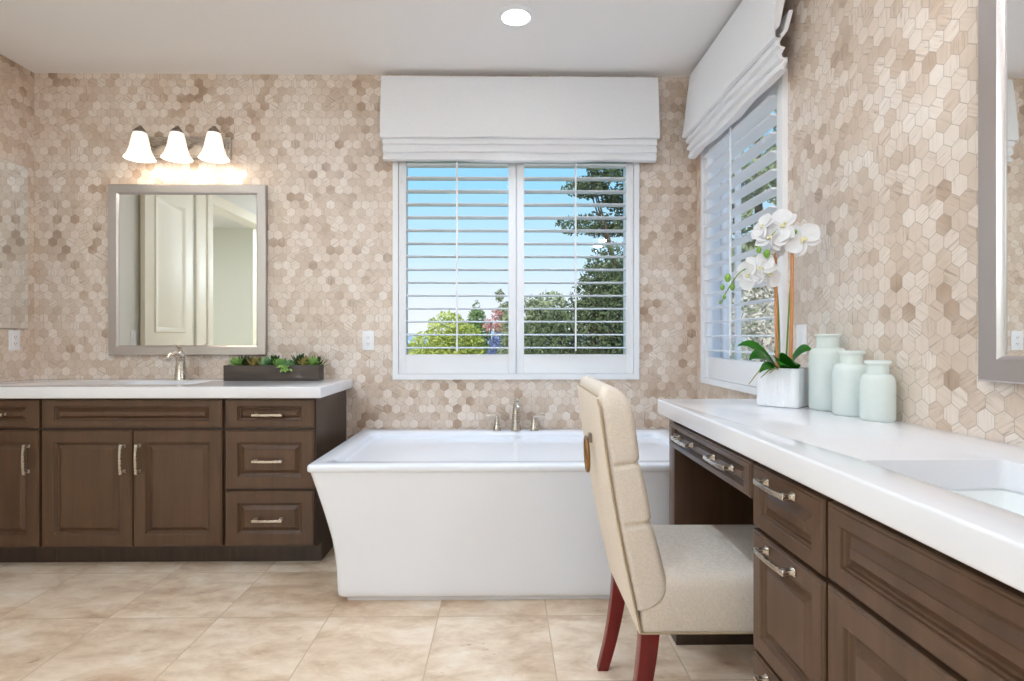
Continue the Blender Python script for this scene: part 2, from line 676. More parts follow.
def wall_hole(ax, p0, p1, a0, a1, z0, z1, hole):
    """wall slab from p0 to p1 thick, with a rectangular hole; ax is the running axis"""
    m = MB()
    h0, h1, hz0, hz1 = hole
    for u0, u1, w0, w1 in ((a0, h0, z0, z1), (h1, a1, z0, z1), (h0, h1, z0, hz0), (h0, h1, hz1, z1)):
        if u1 - u0 < 1e-5 or w1 - w0 < 1e-5: continue
        if ax == 'X': m.box(u0, u1, p0, p1, w0, w1)
        else: m.box(p0, p1, u0, u1, w0, w1)
    return m


solo('floor', MB().box(-4.6, 1.33, REAR - 0.15, BACK + 0.15, -0.12, 0.0), M['floor'], 'beige travertine tile floor', None, kind='structure', zero=True)
solo('ceiling', MB().box(-4.6, 1.33, REAR - 0.15, BACK + 0.15, CEIL, CEIL + 0.2), M['ceiling'], 'flat white painted ceiling', None, kind='structure', zero=True)
solo('wall_back', wall_hole('X', BACK, BACK + TH, LW - 0.15, RW + TH, 0, CEIL, WB), M['tile_x'], 'back wall of beige hexagon mosaic around the window', kind='structure', zero=True, angle=None)
solo('wall_right', wall_hole('Y', RW, RW + TH, REAR, BACK, 0, CEIL, WR), M['tile_y'], 'right wall of pale hexagon mosaic', kind='structure', zero=True, angle=None)
solo('wall_left', MB().box(LW - 0.15, LW, 2.72, BACK, 0, CEIL), M['tile_y'], 'left wall of beige hexagon mosaic beside the vanity', kind='structure', zero=True, angle=None)
DY0, DY1, DZ = 0.10, 1.36, 2.44
solo('wall_left_painted', wall_hole('Y', LW - 0.15, LW, REAR, 2.72, 0, CEIL, (DY0, DY1, 0, DZ)), M['paint'], 'cream painted wall with the doorway', kind='structure', zero=True, angle=None)
solo('wall_rear', MB().box(LW - 0.15, RW + TH, REAR - TH, REAR, 0, CEIL), M['paint'], 'painted wall behind the camera', kind='structure', zero=True, angle=None)
m = MB()
m.box(-4.6, -4.5, -1.5, 2.6, 0, CEIL)
m.box(-4.5, LW - 0.15, 2.5, 2.6, 0, CEIL)
m.box(-4.5, LW - 0.15, -1.5, -1.4, 0, CEIL)
solo('wall_hall', m, M['paint'], 'pale wall of the room beyond the doorway', kind='structure', zero=True, angle=None)
# casing round the doorway
m = MB()
m.box(LW, LW + 0.02, DY1, DY1 + 0.10, 0, DZ + 0.10)
m.box(LW, LW + 0.012, DY1 + 0.104, DY1 + 0.30, 0, DZ + 0.10)
m.box(LW + 0.0125, LW + 0.022, DY1 + 0.21, DY1 + 0.30, 0, DZ + 0.10)
m.box(LW, LW + 0.02, DY0 - 0.10, DY0, 0, DZ + 0.10)
m.box(LW, LW + 0.02, DY0, DY1, DZ, DZ + 0.10)
m.box(LW - 0.15, LW, DY1 - 0.015, DY1 - 0.0005, 0, DZ)
m.box(LW - 0.15, LW, DY0 + 0.0005, DY0 + 0.015, 0, DZ)
solo('trim_1', m, M['doorpaint'], 'cream casing round the doorway', kind='structure', zero=True, bevel=0.004)
# open door leaf folded back against the wall
d1 = solo('door_1', MB().box(LW + 0.025, LW + 0.062, 1.795, 2.46, 0.012, 2.43), M['doorpaint'], 'cream panelled door folded open', kind='structure', zero=True, bevel=0.003)
for z0, z1 in ((0.22, 1.02), (1.20, 2.28)):
    m = MB()
    y0, y1, xo = 1.91, 2.345, LW + 0.062
    rings = []
    for ins, h in ((0, 0.0), (0.006, 0.010), (0.022, 0.010), (0.036, 0.001), (0.05, 0.001), (0.09, 0.007)):
        rings.append([(xo + h, y0 + ins, z0 + ins), (xo + h, y1 - ins, z0 + ins), (xo + h, y1 - ins, z1 - ins), (xo + h, y0 + ins, z1 - ins)])
    m.loft(rings)
    part('door_panel', m, M['doorpaint'], d1)
for z in (0.25, 1.20, 2.10):
    part('hinge', MB().lathe([(0.009, 0), (0.009, 0.10)], (LW + 0.045, 1.780, z), 12), M['steel'], d1)

# ------------------------------------------------------------------ windows


def window(name, ax, plane, hole, label, muntins):
    """sash, mullion and glass near the outer face of the wall"""
    a0, a1, z0, z1 = hole
    o0, o1 = plane + 0.085, plane + 0.125

    def bx(m, u0, u1, w0, w1, p0, p1):
        if ax == 'X': m.box(u0, u1, p0, p1, w0, w1)
        else: m.box(p0, p1, u0, u1, w0, w1)
    t = 0.035
    m = MB()
    bx(m, a0, a0 + t, z0, z1, o0, o1); bx(m, a1 - t, a1, z0, z1, o0, o1)
    bx(m, a0 + t, a1 - t, z0, z0 + t, o0, o1); bx(m, a0 + t, a1 - t, z1 - t, z1, o0, o1)
    w = solo(name, m, M['white'], label, kind='structure', zero=True, bevel=0.003)
    mm = MB()
    for u in muntins:
        bx(mm, u - 0.012, u + 0.012, z0 + t, z1 - t, o0 + 0.006, o1 - 0.006)
    if muntins: part('window_mullion', mm, M['white'], w, bevel=0.002)
    g = MB()
    bx(g, a0 + t, a1 - t, z0 + t, z1 - t, plane + 0.104, plane + 0.108)
    part('pane', g, M['glass'], w, angle=None)
    return w


window('window_1', 'X', BACK, WB, 'back window above the bathtub', [0.068])
window('window_2', 'Y', RW, WR, 'window in the right wall above the vanity', [2.60, 3.09])


def shutter_trim(name, ax, plane, hole, label, lip):
    a0, a1, z0, z1 = hole
    m = MB()

    def bx(u0, u1, w0, w1):
        if ax == 'X': m.box(u0, u1, plane - lip, plane - 0.0005, w0, w1)
        else: m.box(plane - lip, plane - 0.0005, u0, u1, w0, w1)
    t = 0.032
    bx(a0 - t, a0, z0 - t, z1 + t); bx(a1, a1 + t, z0 - t, z1 + t)
    bx(a0, a1, z0 - t, z0); bx(a0, a1, z1, z1 + t)

    def rv(u0, u1, w0, w1):
        if ax == 'X': m.box(u0, u1, plane + 0.0005, plane + 0.084, w0, w1)
        else: m.box(plane + 0.0005, plane + 0.084, u0, u1, w0, w1)
    e = 0.0015
    rv(a0, a0 + e, z0, z1); rv(a1 - e, a1, z0, z1); rv(a0 + e, a1 - e, z0, z0 + e); rv(a0 + e, a1 - e, z1 - e, z1)
    solo(name, m, M['white'], label, kind='structure', zero=True, bevel=0.0)


shutter_trim('trim_2', 'X', BACK, WB, 'white shutter surround of the back window', 0.022)
shutter_trim('trim_3', 'Y', RW, WR, 'white shutter surround of the side window', 0.022)


def shutter(ax, plane, a0, a1, z0, z1, label, group, hinge_at):
    """plantation shutter leaf: stiles and rails, horizontal louvers, tilt rod, hinges"""
    cu = (a0 + a1) / 2
    loc = (cu, plane, z0) if ax == 'X' else (plane, cu, z0)
    t = thing('plantation_shutter', label, 'shutter', loc, 0, group)

    def pt(u, p, w): return (u, plane + p, w) if ax == 'X' else (plane + p, u, w)

    def bx(m, u0, u1, p0, p1, w0, w1):
        a, b = pt(u0, p0, w0), pt(u1, p1, w1)
        m.box(a[0], b[0], a[1], b[1], a[2], b[2])
    st, rail, g = 0.047, 0.118, 0.002
    m = MB()
    bx(m, a0 + g, a0 + st, -0.010, 0.020, z0 + g, z1 - g)
    part('stile', m, M['white'], t, bevel=0.003)
    m = MB()
    bx(m, a1 - st, a1 - g, -0.010, 0.020, z0 + g, z1 - g)
    part('stile', m, M['white'], t, bevel=0.003)
    m = MB(); bx(m, a0 + st, a1 - st, -0.008, 0.018, z0 + g, z0 + rail); part('bottom_rail', m, M['white'], t, bevel=0.002)
    m = MB(); bx(m, a0 + st, a1 - st, -0.008, 0.018, z1 - 0.06, z1 - g); part('top_rail', m, M['white'], t, bevel=0.002)
    pitch = 0.0785
    z = z0 + rail + 0.040
    while z < z1 - 0.075:
        m = MB()
        ring = []
        for k in range(14):
            a = 2 * PI * k / 14
            ring.append((0.0435 * math.copysign(abs(math.cos(a)) ** 0.8, math.cos(a)) + 0.006, 0.0052 * math.sin(a)))
        m.loft([[pt(u, p, z + q) for p, q in ring] for u in (a0 + st + 0.0015, a1 - st - 0.0015)])
        part('louver', m, M['white'], t)
        z += pitch
    m = MB(); bx(m, cu - 0.005, cu + 0.005, -0.047, -0.039, z0 + rail + 0.02, z1 - 0.075)
    part('tilt_rod', m, M['white'], t, bevel=0.002)
    for zz in (z0 + 0.18, (z0 + z1) / 2, z1 - 0.2):
        m = MB(); h = a0 if hinge_at == 0 else a1
        s = 1 if hinge_at == 0 else -1
        bx(m, h + s * 0.003, h + s * 0.014, -0.018, -0.0105, zz, zz + 0.075)
        part('hinge', m, M['plate'], t, bevel=0.001)
    return t


sgb = 'white shutter leaves of the back window'
shutter('X', BACK, WB[0], 0.068, WB[2], WB[3], 'white louvered shutter leaf on the left half of the back window, showing mostly sky', sgb, 0)
shutter('X', BACK, 0.068, WB[1], WB[2], WB[3], 'white louvered shutter leaf on the right half of the back window, showing dark trees', sgb, 1)
shutter('Y', RW, WR[0], WR[1], WR[2], WR[3], 'white louvered shutter of the right wall window, behind the orchid', None, 0)

# ------------------------------------------------------------------ roman shades


def roman_shade(ax, wall, a0, a1, zt, zv, zf, dep, label):
    """slanted valance over a gathered lower fold; ax runs along the wall, dep is the projection into the room"""
    cu = (a0 + a1) / 2
    loc = (cu, wall, zf) if ax == 'X' else (wall, cu, zf)
    t = thing('roman_shade', label, 'window shade', loc, 0, 'white linen roman shades')

    def pt(u, p, w): return (u, wall - p, w) if ax == 'X' else (wall - p, u, w)
    rnd = random.Random(7)
    nu = 44

    def sheet(prof, u0, u1, wob, thick, ser):
        """prof(t)->(p,w) along the drop, swept along u; a closed skin of the given thickness"""
        K = len(prof)
        rings = []
        for i in range(nu + 1):
            u = u0 + (u1 - u0) * i / nu
            f = i / nu
            r = []
            for k, (p, w) in enumerate(prof):
                d = wob * k / K * (math.sin(f * 9.0 + k * 0.4 + ser) + 0.6 * math.sin(f * 23 + k + ser))
                r.append(pt(u, p + d * 0.5, w + d * 0.6))
            for k in range(K - 1, -1, -1):
                p, w = prof[k]
                d = wob * k / K * (math.sin(f * 9.0 + k * 0.4 + ser) + 0.6 * math.sin(f * 23 + k + ser))
                r.append(pt(u, p - thick + d * 0.5, w + d * 0.6))
            rings.append(r)
        return MB().loft(rings)
    prof = []
    for k in range(11):
        f = k / 10
        prof.append((dep * (0.62 + 0.38 * f ** 0.8), zt + (zv - zt) * f))
    prof += [(dep * 0.985, zv - 0.008), (dep * 0.90, zv - 0.011), (dep * 0.78, zv - 0.006)]
    part('valance', sheet(prof, a0, a1, 0.004, 0.006, 0.0), M['shade'], t, fix=True, angle=60)
    # side returns of the valance
    for u in (a0 + 0.003, a1 - 0.003):
        m = MB()
        poly = [(0.004, zt), (dep * 0.60, zt), (dep * 0.96, zv + 0.01), (dep * 0.80, zv + 0.03), (dep * 0.40, zt - 0.09), (0.004, zt - 0.09)]
        m.loft([[pt(u - 0.003, p, w) for p, w in poly], [pt(u + 0.003, p, w) for p, w in poly]])
        part('valance_return', m, M['shade'], t)
    # gathered folds below
    fold = []
    zs = zv + 0.10
    n = 3
    hh = (zv - zf)
    fold.append((dep * 0.45, zs))
    fold.append((dep * 0.62, zv + 0.02))
    for k in range(n):
        w0 = zv - hh * (k / n)
        w1 = zv - hh * ((k + 1) / n)
        b = dep * (0.80 - 0.06 * k)
        fold += [(b, w0 - 0.2 * (w0 - w1)), (b + 0.010, w0 - 0.6 * (w0 - w1)), (b + 0.006, w1 + 0.1 * (w0 - w1)), (b - 0.012, w1 + 0.02 * (w0 - w1))]
    part('folded_hem', sheet(fold, a0 + 0.012, a1 - 0.012, 0.006, 0.016, 1.3), M['shade'], t, angle=50)
    m = MB()
    b0, b1 = pt(a0 + 0.01, 0.002, zt - 0.045), pt(a1 - 0.01, dep * 0.5, zt - 0.004)
    m.box(b0[0], b1[0], b0[1], b1[1], b0[2], b1[2])
    part('headrail', m, M['white'], t, bevel=0.002)
    return t


roman_shade('X', BACK, -0.728, 0.905, 2.70, 2.335, 2.20, 0.122, 'wide white linen roman shade above the back window')
roman_shade('Y', RW, 2.195, 3.325, 2.70, 2.335, 2.20, 0.125, 'white linen roman shade above the right wall window, by the corner')

# ------------------------------------------------------------------ cabinet parts
FACE_L = 2.87      # front plane of the left vanity's doors, facing the camera
FACE_R = 0.64      # front plane of the right vanity's doors, facing left


def om(orient, plane):
    if orient == 'Y': return lambda u, o, z: (u, plane - o, z)
    return lambda u, o, z: (plane - o, u, z)


def raised_front(orient, plane, u0, u1, z0, z1, fx, fy):
    """raised-panel door or drawer front, 20 mm thick, its outer face in the given plane"""
    P = om(orient, plane)
    t = 0.020
    sx_ = min(1.0, ((u1 - u0) / 2 - fx - 0.008) / 0.038)
    sy_ = min(1.0, ((z1 - z0) / 2 - fy - 0.008) / 0.038)
    sx_ = sy_ = min(sx_, sy_)
    prof = [(0.0, 0.0, -t), (0.0, 0.0, -0.006), (0.002, 0.002, -0.0025), (0.006, 0.006, -0.0025), (0.008, 0.008, 0.0)]
    for a, h in ((0.0, 0.0), (0.003, -0.002), (0.005, -0.006), (0.009, -0.0075), (0.012, -0.012), (0.017, -0.013), (0.019, -0.0125), (0.034, -0.0045), (0.036, -0.0025), (0.038, -0.0025)):
        prof.append((fx + a * sx_, fy + a * sy_, h * 1.15))
    rings = []
    for ix, iy, h in prof:
        rings.append([P(u0 + ix, h, z0 + iy), P(u1 - ix, h, z0 + iy), P(u1 - ix, h, z1 - iy), P(u0 + ix, h, z1 - iy)])
    return MB().loft(rings)


def pull(orient, plane, u, z, vertical, length=0.150):
    """bowed bar pull on two flared square feet"""
    P = om(orient, plane)
    m = MB()
    L = length / 2
    Q = (lambda s, o, w: P(u + w, o, z + s)) if vertical else (lambda s, o, w: P(u + s, o, z + w))
    for s in (-1, 1):
        c = s * (L - 0.012)
        rings = []
        for r, o in ((0.0095, 0.0005), (0.0095, 0.003), (0.0062, 0.008), (0.0058, 0.020), (0.0068, 0.026)):
            rings.append([Q(c + a * r, o, b * r) for a, b in ((-1, -1), (1, -1), (1, 1), (-1, 1))])
        m.loft(rings)
    rings = []
    for i in range(13):
        f = -1 + 2 * i / 12
        o = 0.028 + 0.006 * (1 - f * f)
        w = 0.0058 + 0.0012 * abs(f) ** 3
        hgt = 0.0032
        rings.append([Q(f * L, o + a * hgt, b * w) for a, b in ((-1, -1), (1, -1), (1, 1), (-1, 1))])
    m.loft(rings)
    return m


def front(kind, name, orient, plane, u0, u1, z0, z1, parent, fx, fy, pulls=(), pl=0.150):
    d = part(name, raised_front(orient, plane, u0, u1, z0, z1, fx, fy), M['wood'], parent, angle=9)
    for pu, pz, vert in pulls:
        part('handle', pull(orient, plane, pu, pz, vert, pl), M['nickel'], d, bevel=0.0012, segs=1)
    return d


def carcass(orient, plane, u0, u1, z1, depth, toe, parent, bottom=0.11):
    P = om(orient, plane)
    m = MB()

    def bx(ua, ub, oa, ob, za, zb):
        a, b = P(ua, oa, za), P(ub, ob, zb)
        m.box(a[0], b[0], a[1], b[1], a[2], b[2])
    t = 0.018
    bx(u0, u0 + t, -0.0205, -depth, bottom - 0.012, z1)
    bx(u1 - t, u1, -0.0205, -depth, bottom - 0.012, z1)
    bx(u0 + t, u1 - t, -0.0205, -depth, bottom - 0.012, bottom + 0.006)
    bx(u0 + t, u1 - t, -depth + 0.006, -depth, bottom + 0.006, z1)
    bx(u0 + t, u1 - t, -0.0205, -0.040, bottom + 0.006, z1 - 0.002)
    part('carcass', m, M['wood_in'], parent)
    m = MB()
    bx(u0 + 0.0, u1, -toe, -toe - 0.02, 0.0, bottom - 0.012)
    bx(u0 + 0.0, u0 + 0.02, -toe - 0.02, -depth, 0.0, bottom - 0.012)
    bx(u1 - 0.02, u1, -toe - 0.02, -depth, 0.0, bottom - 0.012)
    part('toe_kick', m, M['wood_in'], parent)


depL = BACK - FACE_L - 0.003
cg = 'dark wood cabinets of the left vanity'
c = thing('vanity_cabinet', 'dark brown cabinet at the far left of the back vanity, one drawer over one door', 'cabinet', (-2.565, 3.15, 0), 0, cg)
carcass('Y', FACE_L, LW + 0.002, -2.319, 0.857, depL, 0.10, c)
front('drawer', 'drawer', 'Y', FACE_L, -2.785, -2.324, 0.707, 0.849, c, 0.060, 0.034, [(-2.5545, 0.778, False)])
front('door', 'door', 'Y', FACE_L, -2.785, -2.324, 0.114, 0.696, c, 0.060, 0.060, [(-2.375, 0.555, True)])
c = thing('sink_cabinet', 'dark brown vanity cabinet with two doors below the left mirror', 'cabinet', (-1.865, 3.15, 0), 0, cg)
carcass('Y', FACE_L, -2.317, -1.4095, 0.857, depL, 0.10, c)
front('drawer', 'false_front', 'Y', FACE_L, -2.312, -1.416, 0.707, 0.849, c, 0.060, 0.034)
front('door', 'door', 'Y', FACE_L, -2.312, -1.8625, 0.114, 0.696, c, 0.060, 0.060, [(-1.902, 0.555, True)])
front('door', 'door', 'Y', FACE_L, -1.8585, -1.416, 0.114, 0.696, c, 0.060, 0.060, [(-1.826, 0.555, True)])
c = thing('drawer_cabinet', 'dark brown cabinet of three drawers beside the bathtub', 'cabinet', (-1.18, 3.15, 0), 0, cg)
carcass('Y', FACE_L, -1.4075, -0.953, 0.857, depL, 0.10, c)
for z0, z1, fy in ((0.707, 0.849, 0.034), (0.400, 0.694, 0.060), (0.114, 0.391, 0.060)):
    front('drawer', 'drawer', 'Y', FACE_L, -1.401, -0.959, z0, z1, c, 0.060, fy, [(-1.183, (z0 + z1) / 2 - 0.004, False)])

depR = RW - FACE_R - 0.003
cg = 'dark wood cabinets of the right vanity'
c = thing('desk_cabinet', 'dark wood knee-space desk with a shallow two-handled drawer in front of the chair', 'cabinet', (0.9, 1.85, 0), 0, cg)
m = MB()
m.box(FACE_R + 0.003, RW - 0.003, 2.157, 2.225, 0.098, 0.855)
part('end_panel', m, M['wood'], c, bevel=0.002)
part('toe_kick', MB().box(FACE_R + 0.005, RW - 0.003, 2.14, 2.225, 0, 0.0975), M['wood_in'], c)
m = MB()
m.box(FACE_R + 0.0205, RW - 0.003, 1.4735, 2.1565, 0.835, 0.855)
m.box(FACE_R + 0.0205, FACE_R + 0.04, 1.4735, 2.1565, 0.74, 0.835)
m.box(RW - 0.022, RW - 0.003, 1.4735, 2.1565, 0.02, 0.835)
part('carcass', m, M['wood_in'], c)
front('drawer', 'drawer', 'X', FACE_R, 1.480, 2.222, 0.737, 0.834, c, 0.040, 0.020, [(1.665, 0.792, False), (2.005, 0.792, False)], 0.165)
c = thing('drawer_cabinet', 'dark wood stack of three drawers right of the beige chair', 'cabinet', (0.9, 1.305, 0), 0, cg)
carcass('X', FACE_R, 1.1345, 1.472, 0.855, depR, 0.075, c)
for z0, z1 in ((0.675, 0.832), (0.361, 0.665), (0.112, 0.352)):
    front('drawer', 'drawer', 'X', FACE_R, 1.140, 1.468, z0, z1, c, 0.042, 0.034 if z1 - z0 < 0.2 else 0.042, [(1.318, z1 - 0.026, False)])
c = thing('sink_cabinet', 'dark wood vanity cabinet under the right hand sink, with a long false drawer front', 'cabinet', (0.9, 0.70, 0), 0, cg)
carcass('X', FACE_R, 0.262, 1.1325, 0.66, depR, 0.075, c)
part('face_rail', MB().box(FACE_R + 0.0205, FACE_R + 0.04, 0.262, 1.1325, 0.661, 0.855), M['wood_in'], c)
front('drawer', 'false_front', 'X', FACE_R, 0.268, 1.128, 0.680, 0.832, c, 0.042, 0.034)
front('door', 'door', 'X', FACE_R, 0.700, 1.128, 0.112, 0.668, c, 0.055, 0.055, [(0.735, 0.56, True)])
front('door', 'door', 'X', FACE_R, 0.268, 0.696, 0.112, 0.668, c, 0.055, 0.055, [(0.661, 0.56, True)])

# ------------------------------------------------------------------ countertops and sinks


def counter(x0, x1, y0, y1, z0, z1, hole, hr, name, label, b):
    hx0, hx1, hy0, hy1 = hole
    inner = rrect(hx0, hx1, hy0, hy1, hr, 6)
    k = 7
    bm = bmesh.new()
    loc = Vector(((x0 + x1) / 2, (y0 + y1) / 2, z0))
    lay = []
    for z in (z1, z0):
        o = [bm.verts.new(Vector(p) - loc) for p in ((x1, y0, z), (x1, y1, z), (x0, y1, z), (x0, y0, z))]
        i = [bm.verts.new(Vector((p[0], p[1], z)) - loc) for p in inner]
        lay.append((o, i))
        for c_ in range(4):
            nx = (c_ + 1) % 4
            half = k // 2
            seq = [i[(c_ * k + half + j) % (4 * k)] for j in range(k + 1)]
            bm.faces.new([o[c_], o[nx]] + seq[::-1])
    n4 = len(inner)
    ot, it = lay[0]
    ob, ib = lay[1]
    oe = []
    for c_ in range(4):
        f = bm.faces.new([ot[c_], ot[(c_ + 1) % 4], ob[(c_ + 1) % 4], ob[c_]])
    for c_ in range(n4):
        bm.faces.new([it[c_], it[(c_ + 1) % n4], ib[(c_ + 1) % n4], ib[c_]])
    bmesh.ops.recalc_face_normals(bm, faces=bm.faces)
    outer = set(ot + ob)
    es = [e for e in bm.edges if e.verts[0] in outer and e.verts[1] in outer]
    bmesh.ops.bevel(bm, geom=es, offset=b, segments=4, profile=0.5, affect='EDGES')
    inn = set(it)
    es = [e for e in bm.edges if e.verts[0] in inn and e.verts[1] in inn]
    bmesh.ops.bevel(bm, geom=es, offset=0.003, segments=2, profile=0.5, affect='EDGES')
    for f in bm.faces: f.smooth = True
    for e in bm.edges:
        e.smooth = not (len(e.link_faces) == 2 and e.calc_face_angle(0) > math.radians(35))
    me = bpy.data.meshes.new(name)
    bm.to_mesh(me)
    bm.free()
    me.materials.append(M['quartz'])
    o = bpy.data.objects.new(name, me)
    o.location = loc
    COL.objects.link(o)
    return tag(o, label, 'countertop', 'white quartz countertops')


def basin(hole, zt, depth, label, hr):
    hx0, hx1, hy0, hy1 = hole
    e = 0.006
    rings = []
    outer = [(0.004, 0.0), (0.004, -0.02), (0.003, -0.03), (-0.02, -depth - 0.01)]
    inner = [(e, 0.0), (0.0, -0.005), (-0.012, -depth * 0.75), (-0.035, -depth * 0.95), (-0.08, -depth)]
    for g, z in outer[::-1] + inner:
        rings.append(rrect(hx0 - g, hx1 + g, hy0 - g, hy1 + g, hr + max(g, -0.02), 6, zt + z))
    cx, cy = (hx0 + hx1) / 2, (hy0 + hy1) / 2
    t = thing('undermount_sink', label, 'sink', (cx, cy, zt - depth - 0.01), 0, 'undermount sinks')
    part('basin', MB().loft(rings), M['porcelain'], t)
    part('drain', MB().lathe([(0.022, 0.0005), (0.022, 0.003), (0.016, 0.004), (0.012, 0.0015), (0.001, 0.0015)], (cx, cy, zt - depth), 20), M['nickel'], t)


HL = (-2.10, -1.645, 3.00, 3.245)
counter(LW + 0.002, -0.912, 2.835, BACK - 0.002, 0.858, 0.914, HL, 0.05, 'countertop', 'white quartz countertop along the back wall left of the bathtub', 0.006)
basin(HL, 0.857, 0.13, 'white sink let into the left countertop, below the faucet', 0.05)
HR = (0.712, 1.0, 0.66, 1.128)
counter(0.608, RW - 0.002, 0.25, 2.268, 0.856, 0.914, HR, 0.016, 'countertop', 'long white quartz countertop along the right wall with jars and orchid', 0.006)
basin(HR, 0.855, 0.14, 'white rectangular sink let into the right countertop', 0.016)

# ------------------------------------------------------------------ bathtub


def build_tub():
    X0, X1, Y0, Y1 = -0.852, 0.978, 2.447, 3.425
    zr = 0.612
    cx = (X0 + X1) / 2
    t = thing('bathtub', 'white freestanding rectangular bathtub with flared ends under the back window', 'bathtub', (cx, (Y0 + Y1) / 2, 0))
    # outer shell below the rim: (inset from rim sides in x, in y front/back, z)
    side = [(0.125, 0.052, 0.024), (0.119, 0.046, 0.030), (0.116, 0.043, 0.040), (0.115, 0.042, 0.06), (0.112, 0.041, 0.14), (0.106, 0.038, 0.21), (0.094, 0.034, 0.28),
            (0.082, 0.029, 0.33), (0.066, 0.024, 0.39), (0.048, 0.019, 0.45), (0.030, 0.014, 0.51), (0.013, 0.008, 0.565), (0.008, 0.006, 0.580)]
    rings = [rrect(X0 + a, X1 - a, Y0 + b, Y1 - b * 0.6, 0.03, 6, z) for a, b, z in side]
    part('shell', MB().loft(rings), M['acrylic'], t, angle=50)
    rings = []
    for a, b, z in ((0.004, 0.004, 0.5805), (0.0, 0.0, 0.585), (0.0, 0.0, 0.602), (0.003, 0.003, 0.609), (0.009, 0.009, zr)):
        rings.append(rrect(X0 + a, X1 - a, Y0 + b, Y1 - b, 0.022, 6, z))
    # deck then basin
    for l, f, k, z, r in ((0.080, 0.085, 0.120, zr - 0.001, 0.05), (0.086, 0.091, 0.126, zr - 0.006, 0.05), (0.090, 0.094, 0.129, zr - 0.018, 0.05), (0.13, 0.10, 0.137, 0.52, 0.06), (0.20, 0.12, 0.155, 0.36, 0.08),
                          (0.27, 0.15, 0.18, 0.22, 0.10), (0.33, 0.19, 0.22, 0.165, 0.12), (0.42, 0.27, 0.30, 0.15, 0.10)):
        rings.append(rrect(X0 + l, X1 - l, Y0 + f, Y1 - k, r, 6, z))
    part('rim_and_basin', MB().loft(rings, cap0=False), M['acrylic'], t, angle=50)
    part('plinth', MB().loft([rrect(X0 + 0.15, X1 - 0.15, Y0 + 0.075, Y1 - 0.09, 0.02, 5, z) for z in (0.0, 0.0245)]), M['acrylic'], t)
    # overflow cover on the back inner wall
    o = MB()
    o.lathe([(0.030, 0.0), (0.041, 0.004), (0.042, 0.010), (0.038, 0.014), (0.010, 0.015), (0.001, 0.015)], (0.063, Y1 - 0.132, 0.522), 28, (0, -1, 0.08))
    part('overflow_cover', o, M['nickel'], t)
    o = MB().box(0.056, 0.080, Y1 - 0.1285, Y1 - 0.1265, 0.578, 0.583)
    part('maker_mark', o, M['steel'], t)
    part('drain', MB().lathe([(0.03, 0), (0.03, 0.003), (0.001, 0.004)], (0.063, 2.95, 0.1505), 20), M['nickel'], t)
    return t


build_tub()


def tub_faucet():
    z0 = 0.6125
    y = 3.362
    t = thing('tub_faucet', 'brushed nickel three-piece faucet on the back rim of the bathtub', 'faucet', (0.065, y, z0))
    m = MB()
    m.lathe([(0.032, 0), (0.032, 0.004), (0.029, 0.02), (0.024, 0.07), (0.019, 0.13), (0.014, 0.17), (0.008, 0.192), (0.001, 0.197)], (0.065, y, z0), 20)
    pts = [(0.065, y, z0 + 0.165), (0.066, y - 0.03, z0 + 0.182), (0.068, y - 0.075, z0 + 0.185), (0.070, y - 0.125, z0 + 0.172), (0.071, y - 0.145, z0 + 0.150)]
    m.tube(pts, [0.012, 0.016, 0.017, 0.016, 0.015], 12)
    part('spout', m, M['nickel'], t)
    for x, s in ((-0.047, -1), (0.172, 1)):
        m = MB()
        m.lathe([(0.026, 0), (0.026, 0.004), (0.022, 0.02), (0.015, 0.05), (0.011, 0.075), (0.012, 0.084), (0.004, 0.090)], (x, y, z0), 18)
        h = part('handle', m, M['nickel'], t)
        m = MB()
        m.tube([(x, y, z0 + 0.082), (x + s * 0.03, y, z0 + 0.089), (x + s * 0.065, y, z0 + 0.089)], [1.3, 1.1, 0.9], rect=(0.016, 0.011))
        part('lever', m, M['nickel'], h, bevel=0.0015)


tub_faucet()


def basin_faucet(loc, rz, label):
    t = thing('basin_faucet', label, 'faucet', loc, rz)
    R = Matrix.Translation(loc) @ Matrix.Rotation(rz, 4, 'Z')

    def L(*p): return tuple(R @ Vector(p))
    m = MB()
    m.lathe([(0.036, 0), (0.036, 0.004), (0.034, 0.012), (0.030, 0.05), (0.025, 0.10), (0.023, 0.135), (0.024, 0.15), (0.020, 0.163), (0.001, 0.167)], loc, 22)
    part('body', m, M['nickel'], t)
    m = MB()
    m.tube([L(0, 0, 0.105), L(0, -0.03, 0.140), L(0, -0.07, 0.152), L(0, -0.105, 0.145), L(0, -0.130, 0.122)], [0.020, 0.018, 0.017, 0.018, 0.018], 12)
    part('spout', m, M['nickel'], t)
    m = MB()
    m.tube([L(0, 0, 0.160), L(0, -0.004, 0.176), L(0, -0.022, 0.190), L(0, -0.062, 0.200)], [1.6, 1.3, 1.0, 0.8], rect=(0.018, 0.011))
    part('lever', m, M['nickel'], t, bevel=0.002)
    # deck plate
    m = MB().loft([[tuple(R @ Vector(p)) for p in rrect(-0.078, 0.078, -0.026, 0.026, 0.026, 6, z)] for z in (0.0, 0.003, 0.004)])
    part('deck_plate', m, M['nickel'], t, bevel=0.0)
    return t


basin_faucet((-1.872, 3.315, 0.9145), 0.0, 'brushed nickel single-lever faucet on the left countertop')

# ------------------------------------------------------------------ mirrors


